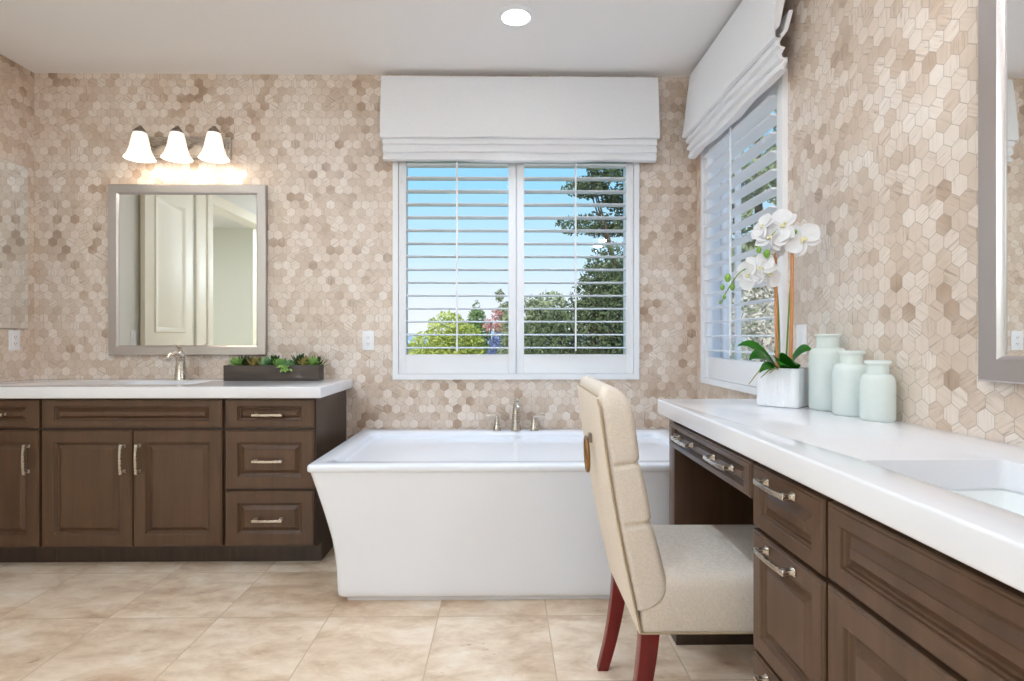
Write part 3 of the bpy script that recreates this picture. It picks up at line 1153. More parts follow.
def mirror(ax, wall, sgn, a0, a1, z0, z1, w, th, label, frame=True):
    """ax: axis the mirror runs along; wall plane, sgn: direction into the room"""
    cu = (a0 + a1) / 2
    loc = (cu, wall, z0) if ax == 'X' else (wall, cu, z0)
    t = thing('wall_mirror', label, 'mirror', loc, 0, 'wall mirrors')

    def pt(u, o, z): return (u, wall + sgn * o, z) if ax == 'X' else (wall + sgn * o, u, z)
    rings = []
    prof = [(0, 0.001), (0, th), (0.004, th + 0.003), (w - 0.010, th + 0.001), (w - 0.004, th - 0.004), (w, th - 0.010), (w, 0.004), (w * 0.5, 0.001)]
    for i, o in prof:
        rings.append([pt(a0 + i, o, z0 + i), pt(a1 - i, o, z0 + i), pt(a1 - i, o, z1 - i), pt(a0 + i, o, z1 - i)])
    rings.append(rings[0])
    part('frame', MB().loft(rings, False, False), M['frame'], t, angle=30, weld=True)
    g = MB()
    p, q = pt(a0 + w - 0.003, 0.006, z0 + w - 0.003), pt(a1 - w + 0.003, th - 0.012, z1 - w + 0.003)
    g.box(p[0], q[0], p[1], q[1], p[2], q[2])
    part('glass', g, M['mirror'], t, angle=None)
    return t


mirror('X', BACK, -1, -2.357, -1.426, 1.055, 2.070, 0.058, 0.026, 'silver framed rectangular mirror over the left vanity, below the lit sconce')
mirror('Y', RW, -1, 0.424, 1.357, 1.055, 2.075, 0.062, 0.026, 'silver framed mirror on the right wall above the sink, cut by the picture edge')
# frameless mirror on the left wall
t = thing('wall_mirror', 'frameless mirror on the left wall above the end of the counter', 'mirror', (LW, 3.0, 1.21), 0, 'wall mirrors')
part('glass', MB().box(LW + 0.004, LW + 0.014, 2.76, 3.385, 1.212, 2.155), M['mirror'], t, bevel=0.003, segs=1, angle=None)
part('mounting_panel', MB().box(LW + 0.0005, LW + 0.0039, 2.765, 3.38, 1.215, 2.15), M['steel'], t)

# ------------------------------------------------------------------ outlets and switches


def wallplate(name, ax, wall, sgn, u, z, label, kind, w=0.072, h=0.116):
    loc = (u, wall, z - h / 2) if ax == 'X' else (wall, u, z - h / 2)
    t = thing(name, label, 'outlet' if kind == 'outlet' else 'switch', loc, 0, 'white wall plates')

    def bx(m, u0, u1, o0, o1, z0, z1):
        a = (u0, wall + sgn * o0, z0) if ax == 'X' else (wall + sgn * o0, u0, z0)
        b = (u1, wall + sgn * o1, z1) if ax == 'X' else (wall + sgn * o1, u1, z1)
        return m.box(a[0], b[0], a[1], b[1], a[2], b[2])
    part('plate', bx(MB(), u - w / 2, u + w / 2, 0.0005, 0.006, z - h / 2, z + h / 2), M['plate'], t, bevel=0.002)
    if kind == 'outlet':
        part('receptacle', bx(MB(), u - 0.017, u + 0.017, 0.006, 0.0085, z - 0.034, z + 0.034), M['plate'], t, bevel=0.001)
        for dz in (-0.019, 0.019):
            m = MB()
            for du in (-0.006, 0.006): bx(m, u + du - 0.001, u + du + 0.001, 0.0085, 0.0089, z + dz - 0.004, z + dz + 0.005)
            bx(m, u - 0.002, u + 0.002, 0.0085, 0.0089, z + dz - 0.011, z + dz - 0.007)
            part('socket_holes', m, M['slot'], t)
    else:
        part('rocker', bx(MB(), u - 0.017, u + 0.017, 0.006, 0.010, z - 0.034, z + 0.034), M['plate'], t, bevel=0.002)


wallplate('wall_outlet', 'X', BACK, -1, -0.822, 1.142, 'white outlet plate on the back wall between left mirror and window', 'outlet')
wallplate('wall_outlet', 'Y', LW, 1, 3.30, 1.145, 'white outlet plate on the left wall below the frameless mirror', 'outlet')
wallplate('light_switch', 'Y', RW, -1, 2.215, 1.152, 'white wall plate on the right wall between orchid and tall jar', 'switch')
wallplate('light_switch', 'Y', LW, 1, 2.50, 1.157, 'white wall switch by the open door, seen in the left vanity mirror', 'switch')

# ------------------------------------------------------------------ lamps


def sconce(label, loc, rz, power, tint):
    """three bell shades on a rectangular back plate; local -Y points into the room"""
    t = thing('vanity_sconce', label, 'light fixture', loc, rz, 'three-shade vanity sconces')
    R = Matrix.Translation(loc) @ Matrix.Rotation(rz, 4, 'Z')

    def T(m):
        m.v = [tuple(R @ Vector(p)) for p in m.v]
        return m
    m = MB()
    rings = []
    for i, o in ((0, 0.001), (0, 0.010), (0.006, 0.016), (0.016, 0.016), (0.020, 0.022), (0.026, 0.024)):
        rings.append([(-0.248 + i, -o, 0.0 + i), (0.248 - i, -o, i), (0.248 - i, -o, 0.135 - i), (-0.248 + i, -o, 0.135 - i)])
    part('back_plate', T(m.loft(rings)), M['nickel'], t, angle=25)
    for x in (-0.212, 0.0, 0.212):
        y = -0.135
        m = MB()
        m.tube([(x, -0.02, 0.06), (x, -0.055, 0.075), (x, -0.085, 0.105), (x, -0.105, 0.138), (x, -0.128, 0.150), (x, -0.146, 0.143)], [0.011, 0.009, 0.0085, 0.0085, 0.008, 0.007], 10)
        m.lathe([(0.001, 0.145), (0.012, 0.143), (0.026, 0.132), (0.034, 0.118), (0.036, 0.108)], (x, y, 0), 20)
        a = part('arm', T(m), M['steel'], t)
        m = MB()
        prof = [(0.035, 0.112), (0.041, 0.090), (0.047, 0.060), (0.054, 0.025), (0.065, -0.008), (0.083, -0.036), (0.0805, -0.037), (0.062, -0.008), (0.051, 0.025), (0.044, 0.060), (0.038, 0.090), (0.032, 0.110)]
        m.lathe(prof, (x, y, 0), 28, cap0=False, cap1=True)
        # open at the bottom: both walls share the rim, the top is closed
        part('lamp_shade', T(m), M['lampshade'], a)
        m = MB().sphere((x, y, 0.02), 0.024, 12, 8, (1, 1, 1.2))
        part('bulb', T(m), M['bulb'], a)
        p = R @ Vector((x, y, -0.046))
        light('sconce_and_fill_lamp', 'POINT', p, power, tint, shadow_soft_size=0.04)  # serves the visible left sconce and the added right one
    return t


sconce('brushed nickel sconce with three lit bell shades above the left mirror', (-1.888, BACK, 2.225), 0.0, 1.0, (1.0, 0.88, 0.74))
sconce('added unseen brushed nickel sconce with three lit bell shades, fill light above the right wall mirror', (RW, 0.89, 2.225), -PI / 2, 4.5, (0.97, 0.97, 1.0))  # sconce added out of view to brighten the right wall


def can_trim(loc, label):
    t = thing('recessed_light', label, 'ceiling light', loc, 0, 'recessed ceiling lights')
    z = loc[2]
    part('trim_ring', MB().lathe([(0.070, -0.010), (0.074, -0.0035), (0.090, -0.004), (0.096, -0.0015), (0.096, -0.0002), (0.068, -0.0002)], loc, 36, cap0=False, cap1=False), M['white'], t)
    part('lens', MB().lathe([(0.0685, -0.0085), (0.001, -0.0095)], loc, 32, cap0=False), M['lens'], t)
    return t


ct = can_trim((CANS_AND_FILLS[0][0], CANS_AND_FILLS[0][1], CEIL), 'round lit recessed ceiling light in front of the back window')
for cx, cy in CANS_AND_FILLS[1:]:  # unseen cans added to go with the extra fill lights
    dup(ct, (cx, cy, CEIL), 0, 'added round ceiling fill light, unseen, overhead towards the camera')



def fill_light_globe(x, y):  # added unseen glowing globe, fills the room from behind the camera
    t = thing('fill_light_globe', 'added glowing white globe, unseen fill light hanging from the ceiling behind the camera', 'ceiling light', (x, y, 2.0))
    part('globe', MB().sphere((x, y, 2.16), 0.16, 28, 18), M['globe'], t)
    part('stem', MB().lathe([(0.035, 2.30), (0.035, 2.335), (0.008, 2.345), (0.008, 2.71), (0.06, 2.715), (0.065, CEIL - 0.0005)], (x, y, 0), 24), M['nickel'], t)


fill_light_globe(-2.0, -1.1)

# ------------------------------------------------------------------ chair


def chair():
    YA, YB = 1.562, 2.020
    yc = (YA + YB) / 2
    t = thing('dining_chair', 'beige linen tufted chair with red-brown legs pulled up to the desk', 'chair', (0.6, yc, 0))

    def xr(z): return 0.375 - 0.179 * (z - 0.34) - 0.010 * math.sin(PI * min(1, max(0, (z - 0.34) / 0.66)))
    seams = [0.475, 0.641, 0.806]
    # back cushion
    NL, MU = 96, 22
    z0, z1 = 0.408, 1.024
    rings = []
    for i in range(NL + 1):
        f = i / NL
        z = z0 + (z1 - z0) * f
        th = 0.102 - 0.018 * f
        bul = 0.0
        zz = z
        for a, b in ((0.42, 0.641), (0.641, 0.806), (0.806, 1.03)):
            if a <= zz <= b: bul = 0.007 * math.sin(PI * (zz - a) / (b - a)) ** 0.6
        if z < 0.475:
            q = (z - z0) / (0.475 - z0)
            th *= 0.25 + 0.75 * math.sqrt(max(0, 1 - (1 - q) ** 2))
        sh = 0.0
        if z > z1 - 0.075:
            q = (z - (z1 - 0.075)) / 0.075
            sh = 0.052 * (1 - math.sqrt(max(0, 1 - q * q)))
        ring = []
        x0 = xr(z) + sh * 0.45
        x1 = xr(z) + th + bul - sh
        ya, yb = YA + sh * 0.6, YB - sh * 0.6
        r = min(0.022, (x1 - x0) * 0.45)
        base = rrect(x0, x1, ya, yb, r, 5)
        # densify the front edge for the tufting
        pts = []
        for k, p in enumerate(base):
            q = base[(k + 1) % len(base)]
            nseg = 22 if k in (5, 17) else (6 if k in (11, 23) else 1)
            for s in range(nseg):
                pts.append((p[0] + (q[0] - p[0]) * s / nseg, p[1] + (q[1] - p[1]) * s / nseg))
        for (px, py) in pts:
            fr = (px - x0) / max(1e-4, (x1 - x0))
            dz = 0.0
            # pleat seams rise towards the front on the sides
            for sz in (0.641, 0.806):
                d = z - (sz - 0.006 + 0.014 * fr)
                dd = math.exp(-(d / 0.005) ** 2)
                if py < YA + 0.02: py += 0.006 * dd * min(1, fr * 3)
                elif py > YB - 0.02: py -= 0.006 * dd * min(1, fr * 3)
                if fr > 0.8: px -= 0.006 * dd
                for ty in (YA + 0.09, yc, YB - 0.09):
                    if fr > 0.5: px -= 0.024 * math.exp(-((py - ty) ** 2 + (z - sz) ** 2) / 0.0006)
            ring.append((px, py, z))
        rings.append(ring)
    b = part('backrest', MB().loft(rings), M['linen'], t, angle=70)
    for sz in (0.641, 0.806):
        for ty in (YA + 0.09, yc, YB - 0.09):
            part('tuft_button', MB().sphere((xr(sz) + 0.0775, ty, sz), 0.011, 12, 6, (0.6, 1, 1)), M['linen'], b)
    # flat outside back panel
    rings = []
    for i in range(25):
        z = 0.340 + (0.992 - 0.340) * i / 24
        s = 0.012 * max(0.0, (z - 0.93) / 0.062) ** 2
        x = xr(z)
        rings.append([(x - 0.005, YA + 0.006 + s, z), (x + 0.006, YA + 0.006 + s, z), (x + 0.006, YB - 0.006 - s, z), (x - 0.005, YB - 0.006 - s, z)])
    bp = part('back_panel', MB().loft(rings), M['linen'], t, bevel=0.003)
    path = [(xr(z) + 0.001, YA + 0.002, z) for z in [0.345 + 0.02 * i for i in range(32)]]
    path += [(xr(0.98) - 0.002, YA + 0.010, 0.980), (xr(0.99) - 0.001, YA + 0.024, 0.991), (xr(0.993), YA + 0.05, 0.993)]
    path += [(xr(0.993), YB - 0.05, 0.993), (xr(0.99) - 0.001, YB - 0.024, 0.991), (xr(0.98) - 0.002, YB - 0.010, 0.980)]
    path += [(xr(z) + 0.001, YB - 0.002, z) for z in [0.965 - 0.02 * i for i in range(32)]]
    part('piping', MB().tube(path, 0.0032, 8), M['pipe'], bp)
    # seat
    X0, X1 = 0.372, 0.935
    rings = []
    for ins, z, r in ((0.012, 0.340, 0.02), (0.002, 0.343, 0.025), (0.0, 0.350, 0.025), (0.0, 0.440, 0.030), (0.001, 0.465, 0.035), (0.006, 0.484, 0.04), (0.016, 0.496, 0.045), (0.034, 0.505, 0.05),
                      (0.065, 0.511, 0.06), (0.11, 0.515, 0.07), (0.16, 0.517, 0.05)):
        rings.append(rrect(X0 + ins * 0.4, X1 - ins, YA + 0.004 + ins, YB - 0.004 - ins, r if z > 0.45 else 0.02, 6, z))
    s = part('seat', MB().loft(rings), M['linen'], t, angle=60)
    path = [(X0 + 0.004, YA + 0.003, 0.343), (X1 - 0.01, YA + 0.003, 0.343), (X1, YA + 0.012, 0.343), (X1, YB - 0.012, 0.343), (X1 - 0.01, YB - 0.003, 0.343), (X0 + 0.004, YB - 0.003, 0.343)]
    part('welt', MB().tube(path, 0.003, 8), M['pipe'], s)
    # legs
    for y in (YA + 0.030, YB - 0.030):
        rings = []
        for f in [i / 10 for i in range(11)]:
            z = 0.3405 * (1 - f)
            cx = 0.402 - 0.022 * f - 0.040 * f * f
            w = 0.026 - 0.008 * f
            rings.append([(cx - w, y - w * 0.9, z), (cx + w, y - w * 0.9, z), (cx + w, y + w * 0.9, z), (cx - w, y + w * 0.9, z)])
        part('leg', MB().loft(rings), M['mahogany'], t, bevel=0.002)
    for y in (YA + 0.035, YB - 0.035):
        rings = []
        for f in (0, 0.5, 1):
            w = 0.024 - 0.009 * f
            z = 0.3405 * (1 - f)
            rings.append([(0.895 - w, y - w, z), (0.895 + w, y - w, z), (0.895 + w, y + w, z), (0.895 - w, y + w, z)])
        part('leg', MB().loft(rings), M['mahogany'], t, bevel=0.002)
    # ring pull on the outside back
    zt = 0.842
    x = xr(zt) - 0.009
    m = MB()
    m.box(x - 0.006, x + 0.002, yc - 0.014, yc + 0.014, zt - 0.012, zt + 0.016)
    m.tube([(x - 0.012, yc - 0.016, zt), (x - 0.012, yc + 0.016, zt)], 0.007, 12)
    rp = part('ring_pull', m, M['steel'], t, bevel=0.001, label='dark metal bracket of the ring pull')
    pts = []
    for i in range(28):
        a = 2 * PI * i / 28
        pts.append((x - 0.014 + 0.008 * (math.cos(a) - 1) * -0.3, yc + 0.034 * math.sin(a), zt - 0.050 + 0.052 * math.cos(a)))
    part('ring', MB().tube(pts, 0.0058, 10, closed=True, up=(1, 0, 0)), M['bronze'], rp, label='bronze ring', weld=True)


chair()

# ------------------------------------------------------------------ jars


def jar(cx, cy, r, h, neck, lip, sh0, sh1, nk, label):
    """frosted apothecary jar; sh0/sh1 are the heights where the shoulder starts and ends, nk where the lip starts"""
    out = [(r * 0.90, 0.0), (r * 0.97, 0.003), (r, 0.010), (r, h * sh0 - 0.004), (r * 0.985, h * sh0 + 0.003)]
    for k in range(1, 6):
        a = PI / 2 * k / 5
        out.append((neck * r + (r - neck * r) * math.cos(a) ** 0.9 * 0.98 if k < 5 else neck * r, h * sh0 + h * (sh1 - sh0) * math.sin(a)))
    out += [(neck * r, h * nk), (lip * r, h * (nk + 0.03)), (lip * r, h - 0.004), (lip * r * 0.985, h), (lip * r * 0.95, h)]
    inn = [(neck * r - 0.006, h - 0.010), (neck * r - 0.006, h * sh1), (r - 0.008, h * sh0 - 0.006), (r - 0.008, 0.012), (r * 0.75, 0.007), (0.002, 0.007)]
    m = MB().lathe(out + inn, (cx, cy, 0.9145), 44)
    return solo('glass_jar', m, M['jar'], label, 'jar', 'frosted glass jars on the right counter', angle=40)


jar(1.101, 1.930, 0.0590, 0.256, 0.60, 0.72, 0.72, 0.82, 0.955, 'tallest frosted pale green glass jar, next to the orchid pot')
jar(1.0915, 1.785, 0.0535, 0.202, 0.62, 0.76, 0.66, 0.80, 0.94, 'medium frosted pale green glass jar, middle of the three')
jar(1.097, 1.665, 0.0460, 0.176, 0.62, 0.77, 0.62, 0.78, 0.93, 'shortest frosted glass jar, the one nearest the sink')

# ------------------------------------------------------------------ succulent planter


def leaf_blade(m, base, d, up, length, width, thick, curl):
    """fleshy pointed leaf from base along d, bending towards up"""
    d = Vector(d).normalized()
    up = Vector(up).normalized()
    side = d.cross(up).normalized()
    up = side.cross(d)
    rings = []
    n = 5
    for i in range(n + 1):
        f = i / n
        c = Vector(base) + d * length * f + up * curl * f * f
        w = width * (0.55 + 1.1 * f - 1.62 * f ** 2.6) if f < 1 else width * 0.04
        w = max(w, width * 0.04)
        th = thick * (1 - 0.75 * f)
        rings.append([c + side * w, c + up * th * 0.25, c - side * w, c - up * th])
    m.loft(rings)


def planter():
    X0, X1, Y0, Y1 = -1.592, -1.060, 3.242, 3.350
    zb, zt = 0.9145, 1.002
    t = thing('succulent_planter', 'long dark wooden trough of mixed green succulents on the left countertop', 'planter', ((X0 + X1) / 2, (Y0 + Y1) / 2, zb))
    w = 0.010
    m = MB().loft([[(X0 + i, Y0 + i, z), (X1 - i, Y0 + i, z), (X1 - i, Y1 - i, z), (X0 + i, Y1 - i, z)] for i, z in ((0, zb), (0, zt), (w, zt), (w, zb + w))])
    part('trough', m, M['trough'], t, bevel=0.002)
    part('soil', MB().box(X0 + w, X1 - w, Y0 + w, Y1 - w, zt - 0.022, zt - 0.012), M['soil'], t)
    R = random.Random(3)
    spec = [(-1.535, 3.285, 'succ1', 0.062, 0.012, 26, 0.2), (-1.475, 3.31, 'succ2', 0.066, 0.010, 22, 0.5), (-1.432, 3.285, 'succ3', 0.066, 0.014, 24, 0.4),
            (-1.375, 3.29, 'succ4', 0.066, 0.016, 22, 0.2), (-1.335, 3.32, 'succ2', 0.076, 0.014, 24, 0.5), (-1.285, 3.275, 'succ1', 0.056, 0.013, 24, 0.1),
            (-1.240, 3.265, 'succ4', 0.058, 0.016, 20, -0.2), (-1.185, 3.31, 'succ2', 0.085, 0.017, 30, 0.6), (-1.150, 3.28, 'succ3', 0.068, 0.013, 20, 0.4), (-1.105, 3.29, 'succ1', 0.064, 0.013, 24, 0.3),
            (-1.085, 3.32, 'succ2', 0.075, 0.010, 18, 0.6), (-1.51, 3.325, 'succ2', 0.075, 0.009, 16, 0.7)]
    for x, y, mt, ln, wd, k, lift in spec:
        m = MB()
        for i in range(k):
            a = i * 2.39996 + R.uniform(-0.2, 0.2)
            f = i / k
            el = 0.15 + 1.25 * f * (0.5 + lift) + R.uniform(-0.1, 0.1)
            d = (math.cos(a) * math.cos(el), math.sin(a) * math.cos(el), math.sin(el))
            leaf_blade(m, (x + d[0] * 0.006, y + d[1] * 0.006, zt - 0.012 + 0.02 * f), d, (0, 0, 1.0) if abs(d[2]) < 0.9 else (1, 0, 0.1), ln * (1.0 - 0.3 * f) * R.uniform(0.8, 1.1), wd, wd * 0.55, 0.012)
        part('succulent', m, M[mt], t, angle=60)
    # trailing sprig over the front edge
    m = MB()
    for i in range(16):
        x = -1.238 + R.uniform(-0.03, 0.03)
        f = R.random()
        leaf_blade(m, (x, 3.243 - 0.012 - 0.006 * f, 1.010 - 0.035 * f), (R.uniform(-0.6, 0.6), -0.7, -0.6), (0, 0, 1), 0.028, 0.009, 0.006, 0.004)
    part('trailing_succulent', m, M['succ1'], t, angle=60)


planter()

# ------------------------------------------------------------------ orchid


def orchid():
    cx, cy, zb = 1.004, 2.046, 0.9145
    t = thing('potted_orchid', 'white orchid on two stakes in a square white ribbed pot', 'potted plant', (cx, cy, zb), PI / 4)
    Rz = Matrix.Translation((cx, cy, 0)) @ Matrix.Rotation(PI / 4, 4, 'Z')
    rings = []
    for a, z in ((0.068, 0.0), (0.071, 0.002), (0.0725, 0.02), (0.074, 0.133), (0.0735, 0.1365), (0.068, 0.1365), (0.067, 0.132), (0.066, 0.118)):
        rings.append([tuple(Rz @ Vector(p)) for p in rrect(-a, a, -a, a, 0.020, 6, zb + z)])
    part('pot', MB().loft(rings), M['pot'], t)
    part('moss', MB().loft([[tuple(Rz @ Vector(p)) for p in rrect(-a, a, -a, a, 0.02, 6, zb + z)] for a, z in ((0.0655, 0.1185), (0.064, 0.124), (0.04, 0.128))]), M['soil'], t)
    # leaves: base, direction, length, width, rise
    def strap(b, d, ln, wd, rise, droop):
        m = MB()
        d = Vector((d[0], d[1], 0)).normalized()
        s = Vector((-d.y, d.x, 0))
        s = (s + Vector((0, 0, 0.75 if s.y >= 0 else -0.75))).normalized()
        rings = []
        n = 14
        for i in range(n + 1):
            f = i / n
            c = Vector(b) + d * ln * f + Vector((0, 0, rise * math.sin(f * PI * 0.62) - droop * f * f * f))
            w = wd * (0.35 + 2.2 * f - 2.5 * f * f) ** 1.0 if f < 0.98 else wd * 0.06
            w = max(w, wd * 0.06)
            fold = w * 0.18
            w *= 1.2
            rings.append([c + s * w + Vector((0, 0, fold)), c + s * w * 0.5 + Vector((0, 0, fold * 0.35)), c, c - s * w * 0.5 + Vector((0, 0, fold * 0.35)), c - s * w + Vector((0, 0, fold)),
                          c - s * w * 0.5 + Vector((0, 0, fold * 0.35 - 0.003)), c + Vector((0, 0, -0.004)), c + s * w * 0.5 + Vector((0, 0, fold * 0.35 - 0.003))])
        m.loft(rings)
        part('leaf', m, M['orchid_leaf'], t, angle=60)
    zl = zb + 0.126
    strap((0.99, 2.045, zl), (-1, -0.25), 0.125, 0.034, 0.060, 0.015)
    strap((0.99, 2.06, zl), (-0.85, 0.5), 0.135, 0.026, 0.095, 0.0)
    strap((0.995, 2.02, zl), (-0.55, -0.85), 0.110, 0.036, 0.040, 0.012)
    strap((1.00, 2.02, zl), (-0.15, -1), 0.105, 0.040, 0.045, 0.015)
    strap((1.01, 2.04, zl), (0.8, -0.5), 0.085, 0.030, 0.078, 0.0)
    strap((1.01, 2.06, zl), (0.35, 0.95), 0.11, 0.030, 0.06, 0.02)
    strap((0.99, 2.03, zl), (-1, -0.6), 0.125, 0.020, 0.025, 0.025)
    # aerial roots
    for b, mid, e in (((0.965, 2.03, zl), (0.915, 2.02, zl + 0.012), (0.872, 2.03, zl - 0.05)), ((0.97, 2.02, zl), (0.93, 1.99, zl + 0.006), (0.895, 1.985, zl - 0.022)), ((0.98, 2.01, zl), (0.94, 1.97, zl + 0.012), (0.91, 1.95, zl - 0.005))):
        part('aerial_root', MB().tube([b, mid, e], [0.003, 0.0028, 0.0015], 8), M['root'], t)
    # stakes
    part('stake', MB().tube([(0.982, 2.045, zl - 0.01), (0.980, 2.047, zl + 0.2), (0.978, 2.05, 1.468)], 0.0058, 10), M['stake'], t)
    part('stake', MB().tube([(1.010, 2.005, zl - 0.01), (1.018, 2.012, zl + 0.2), (1.024, 2.02, 1.462)], 0.0058, 10), M['stake'], t)

    def curve(pts, n=8):
        out = []
        P = [Vector(p) for p in pts]
        for i in range(len(P) - 1):
            p0, p1, p2, p3 = P[max(i - 1, 0)], P[i], P[i + 1], P[min(i + 2, len(P) - 1)]
            for k in range(n):
                u = k / n
                out.append(0.5 * ((2 * p1) + (-p0 + p2) * u + (2 * p0 - 5 * p1 + 4 * p2 - p3) * u * u + (-p0 + 3 * p1 - 3 * p2 + p3) * u ** 3))
        out.append(P[-1])
        return out
    s1 = curve([(0.990, 2.04, zl), (0.990, 2.048, 1.20), (0.984, 2.052, 1.33), (0.955, 2.045, 1.392), (0.905, 2.035, 1.412), (0.845, 2.03, 1.395), (0.800, 2.03, 1.335), (0.775, 2.03, 1.285)])
    part('flower_stem', MB().tube(s1, [0.0032 - 0.0016 * i / len(s1) for i in range(len(s1))], 8), M['stem'], t)
    s2 = curve([(1.000, 2.02, zl), (1.008, 2.018, 1.20), (1.022, 2.026, 1.36), (1.030, 2.03, 1.47), (1.010, 2.03, 1.535), (0.975, 2.02, 1.545), (0.93, 2.02, 1.50)])
    part('flower_stem', MB().tube(s2, [0.0032 - 0.0014 * i / len(s2) for i in range(len(s2))], 8), M['stem'], t)

    def flower(c, nrm, size, roll):
        size *= 0.86
        z = Vector(nrm).normalized()
        q = Vector((0, 0, 1)).rotation_difference(z)
        c = Vector(c)
        m = MB()

        def petal(ang, ln, wd, bend):
            n = 7
            top, bot = [], []
            rings = []
            for i in range(n + 1):
                f = i / n
                w = wd * math.sin(PI * min(0.985, 0.08 + 0.90 * f)) ** 0.75
                r = 0.004 + ln * f
                h = bend * f * f
                row = []
                for k in range(5):
                    s = -1 + k / 2
                    row.append((r, s * w, h + 0.25 * w * s * s))
                low = [(a, b, d - 0.0015) for a, b, d in row[::-1]]
                ring = []
                for a, b, d in row + low:
                    p = Vector((a * math.cos(ang) - b * math.sin(ang), a * math.sin(ang) + b * math.cos(ang), d))
                    ring.append(c + q @ p)
                rings.append(ring)
            m.loft(rings)
        petal(roll + PI / 2, size * 0.55, size * 0.20, -0.004)
        petal(roll - PI / 6 - 0.25, size * 0.52, size * 0.19, -0.004)
        petal(roll + PI + PI / 6 + 0.25, size * 0.52, size * 0.19, -0.004)
        petal(roll + 0.12, size * 0.56, size * 0.34, 0.004)
        petal(roll + PI - 0.12, size * 0.56, size * 0.34, 0.004)
        fl = part('flower', m, M['petal'], t, angle=70)
        m = MB()
        m.sphere(c + z * 0.005, size * 0.06, 10, 6, (1, 1, 1.3))
        for s in (-1, 1):
            m.sphere(c + z * 0.010 + q @ Vector((math.cos(roll - PI / 2 + s * 0.6) * size * 0.12, math.sin(roll - PI / 2 + s * 0.6) * size * 0.08, 0)), size * 0.05, 8, 6)
        part('flower_lip', m, M['lip'], fl)
    flower((1.048, 1.995, 1.505), (-0.45, -1, -0.1), 0.125, 0.2)
    flower((0.985, 2.015, 1.555), (-0.7, -1, 0.25), 0.125, 0.9)
    flower((0.945, 2.02, 1.515), (-0.2, -1, 0.35), 0.12, -0.5)
    flower((0.975, 2.03, 1.490), (0.7, -0.9, -0.2), 0.115, 0.4)
    flower((0.925, 2.035, 1.555), (-1, -0.4, 0.5), 0.10, 0.1)
    flower((0.905, 2.02, 1.405), (-0.5, -1, 0.2), 0.12, 0.3)
    flower((0.940, 2.02, 1.385), (0.4, -1, 0.0), 0.11, -0.4)
    flower((0.868, 2.03, 1.380), (-0.9, -0.8, -0.2), 0.10, 0.8)
    for p, r in (((0.900, 2.01, 1.470), 0.010), ((0.926, 2.005, 1.455), 0.013), ((0.797, 2.03, 1.372), 0.013), ((0.812, 2.025, 1.338), 0.010), ((0.778, 2.03, 1.338), 0.009), ((0.785, 2.03, 1.304), 0.007), ((0.770, 2.03, 1.285), 0.006), ((1.02, 1.99, 1.53), 0.007)):
        part('bud', MB().sphere(p, r, 12, 8, (0.85, 0.85, 1.25)), M['bud'], t)


orchid()

# ------------------------------------------------------------------ garden
GZ = -1.9
solo('ground_outside', MB().box(-220, 220, 4.2, 420, GZ - 0.5, GZ), M['grass'], 'dry lawn outside the windows', kind='structure', zero=True)
R = random.Random(11)
m = MB()
rings = []
for i in range(41):
    x = -260 + 13 * i
    h = 3.5 + 5 * math.sin(i * 0.37) ** 2 + R.uniform(0, 1.5)
    rings.append([(x, 300, GZ - 0.3), (x, 320, GZ + h), (x, 345, GZ + h * 0.8), (x, 360, GZ - 0.3)])
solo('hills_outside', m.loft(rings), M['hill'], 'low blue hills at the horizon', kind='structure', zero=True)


def foliage(blobs, count, size, seed, thin=0.0):
    """leaf sprays scattered through ellipsoids, denser towards their skins"""
    R = random.Random(seed)
    vol = [b[3] * b[4] * b[5] for b in blobs]
    tot = sum(vol)
    m = MB()
    for b, v in zip(blobs, vol):
        for _ in range(max(8, int(count * v / tot))):
            while True:
                p = Vector((R.uniform(-1, 1), R.uniform(-1, 1), R.uniform(-1, 1)))
                if p.length <= 1 and R.random() < 0.25 + 0.75 * p.length: break
            c = Vector((b[0] + p.x * b[3], b[1] + p.y * b[4], b[2] + p.z * b[5]))
            a = Vector((R.gauss(0, 1), R.gauss(0, 1), R.gauss(0, 1))).normalized()
            s = a.orthogonal().normalized()
            s.rotate(Matrix.Rotation(R.uniform(0, 2 * PI), 3, a))
            l = size * R.uniform(0.6, 1.4)
            w = l * 0.42
            k = a.cross(s) * l * 0.12
            m.add([c - a * l * 0.5, c + s * w * 0.5 + k, c + a * l * 0.5, c - s * w * 0.5 + k], [(0, 1, 2, 3)])
    return m


def tree(name, label, cat, x, y, mat, blobs, count, size, seed, trunk_r=0.15, group=None):
    t = thing(name, label, cat, (x, y, GZ), 0, group)
    part('foliage', foliage(blobs, count, size, seed), M[mat], t, angle=None, fix=False)
    top = max(b[2] for b in blobs)
    m = MB()
    m.tube([(x, y, GZ - 0.05), (x + trunk_r * 0.5, y, GZ + (top - GZ) * 0.4), (x, y, GZ + (top - GZ) * 0.95)], [trunk_r, trunk_r * 0.75, trunk_r * 0.3], 10)
    Rr = random.Random(seed + 1)
    for b in blobs[:8]:
        z0 = max(GZ + 0.1, GZ + (b[2] - GZ) * Rr.uniform(0.35, 0.7))
        m.tube([(x, y, z0), ((x + b[0]) / 2, (y + b[1]) / 2, (z0 + b[2]) / 2 + 0.1), (b[0], b[1], b[2])], [trunk_r * 0.35, trunk_r * 0.25, trunk_r * 0.1], 6)
    part('trunk', m, M['bark'], t)
    return t


